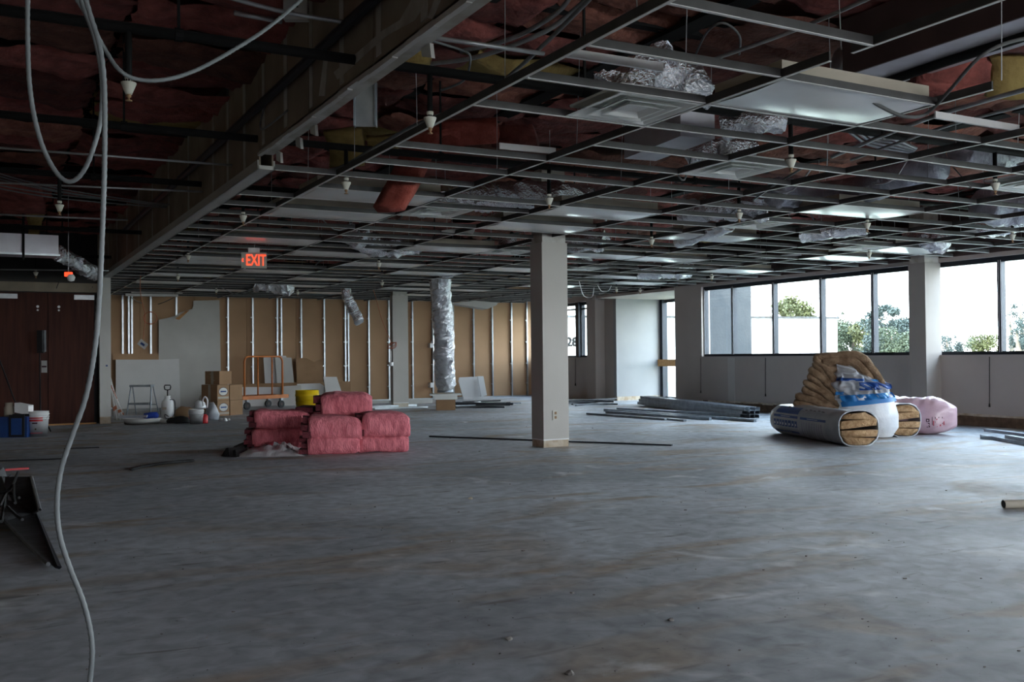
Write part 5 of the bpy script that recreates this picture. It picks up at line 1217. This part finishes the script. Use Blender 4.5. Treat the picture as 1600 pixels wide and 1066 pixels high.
def tree(label, px, depth, ztop, rad, m, seed, z0=-1., n=900, narrow=1.):
    r_ = random.Random(seed); c = atdepth(px, 545, depth); t = thing('tree', label, 'tree', (c.x, c.y, z0))
    h = ztop-z0; G().tube([(c.x, c.y, z0), (c.x+.1, c.y, z0+h*.5), (c.x-.1, c.y, z0+h*.85)], [.25, .18, .05], 7).obj('trunk', 'bark', t)
    blobs = [(c+Vector((r_.uniform(-1, 1)*rad*.8*narrow, r_.uniform(-1, 1)*rad*.8, 0)), z0+h*r_.uniform(.25, .95), rad*r_.uniform(.35, .6)) for _ in range(20)]
    g = G()
    for _ in range(n*4):
        b = r_.choice(blobs); v = Vector((r_.gauss(0, 1), r_.gauss(0, 1), r_.gauss(0, 1))).normalized()*b[2]*r_.random()**.4
        p_ = Vector((b[0].x, b[0].y, b[1]))+Vector((v.x*narrow, v.y, v.z*.8)); s = rad*.06*r_.uniform(.7, 1.6)
        if p_.z > ztop: continue
        a = Vector((r_.gauss(0, 1), r_.gauss(0, 1), r_.gauss(0, 1))).normalized(); bb = a.cross(Vector((r_.gauss(0, 1), r_.gauss(0, 1), r_.gauss(0, 1)))).normalized()
        g.add([p_-a*s, p_+bb*s*.7, p_+a*s, p_-bb*s*.7], [(0, 1, 2, 3)])
    g.obj('foliage', m, t, stuff=True)
zt_ = lambda px, py, d: 1.11+(551-py)*d/F
for n_, (px, py, d, wpx, m, lb, nn, nar) in enumerate((
    (1236, 466, 110, 30, 'leaf2', 'round tree showing above the white building roof', 1100, 1), (1266, 458, 112, 5, 'leaf', 'thin pole like tree beside the round tree', 200, .5),
    (1310, 486, 95, 10, 'leaf', 'slim pointed tree at the right corner of the white building', 500, .5), (1333, 500, 92, 24, 'leaf', 'pale bushy tree left of the third mullion', 1100, 1), (1352, 500, 90, 20, 'leaf2', 'pale yellowish tree behind the third mullion', 900, 1),
    (1378, 482, 84, 24, 'leaf3', 'tall feathery tree left of the window column', 1400, 1), (1410, 478, 82, 22, 'leaf3', 'tall feathery tree partly behind the window column', 1400, 1), (1395, 515, 80, 24, 'leaf', 'low bushy tree under the feathery trees', 900, 1),
    (1480, 528, 130, 16, 'leaf3', 'small distant tree right of the window column', 600, 1), (1500, 535, 130, 14, 'leaf3', 'small distant tree in the middle of the right window', 600, 1), (1520, 530, 128, 14, 'leaf', 'distant green tree left of the right mullion', 600, 1), (1543, 528, 120, 20, 'leaf2', 'yellow green tree left of the right mullion', 800, 1),
    (1590, 505, 70, 14, 'leaf3', 'dark green conifer at the right edge', 900, .8), (1597, 470, 72, 16, 'leaf3', 'tall wispy tree at the right edge', 700, .8), (1580, 490, 74, 8, 'leaf3', 'slim tree beside the conifer at the right edge', 400, .6))):
    tree(lb, px, d, zt_(px, py-4, d), wpx*1.15*d/F, m, n_+3, n=nn, narrow=nar)
hp_ = [atdepth(1300, 548, 150), atdepth(1700, 548, 120)]
for n_, x in enumerate((1470, 1560)):
    c = atdepth(x, 549, 100); t = thing('hedge', ['low pale hedge under the distant trees', 'low yellowish hedge at the right window'][n_], 'hedge', (c.x, c.y, -1))
    r_ = random.Random(n_); g = G()
    for _ in range(700):
        p_ = c+rt*r_.uniform(-3.2, 3.2)+fw*r_.uniform(-1, 1); p_.z = r_.uniform(-1, .9); s = .22; a = Vector((r_.gauss(0, 1), r_.gauss(0, 1), r_.gauss(0, 1))).normalized(); bb = a.orthogonal().normalized()
        g.add([p_-a*s, p_+bb*s, p_+a*s, p_-bb*s], [(0, 1, 2, 3)])
    g.obj('foliage', ['leaf', 'leaf2'][n_], t, stuff=True)
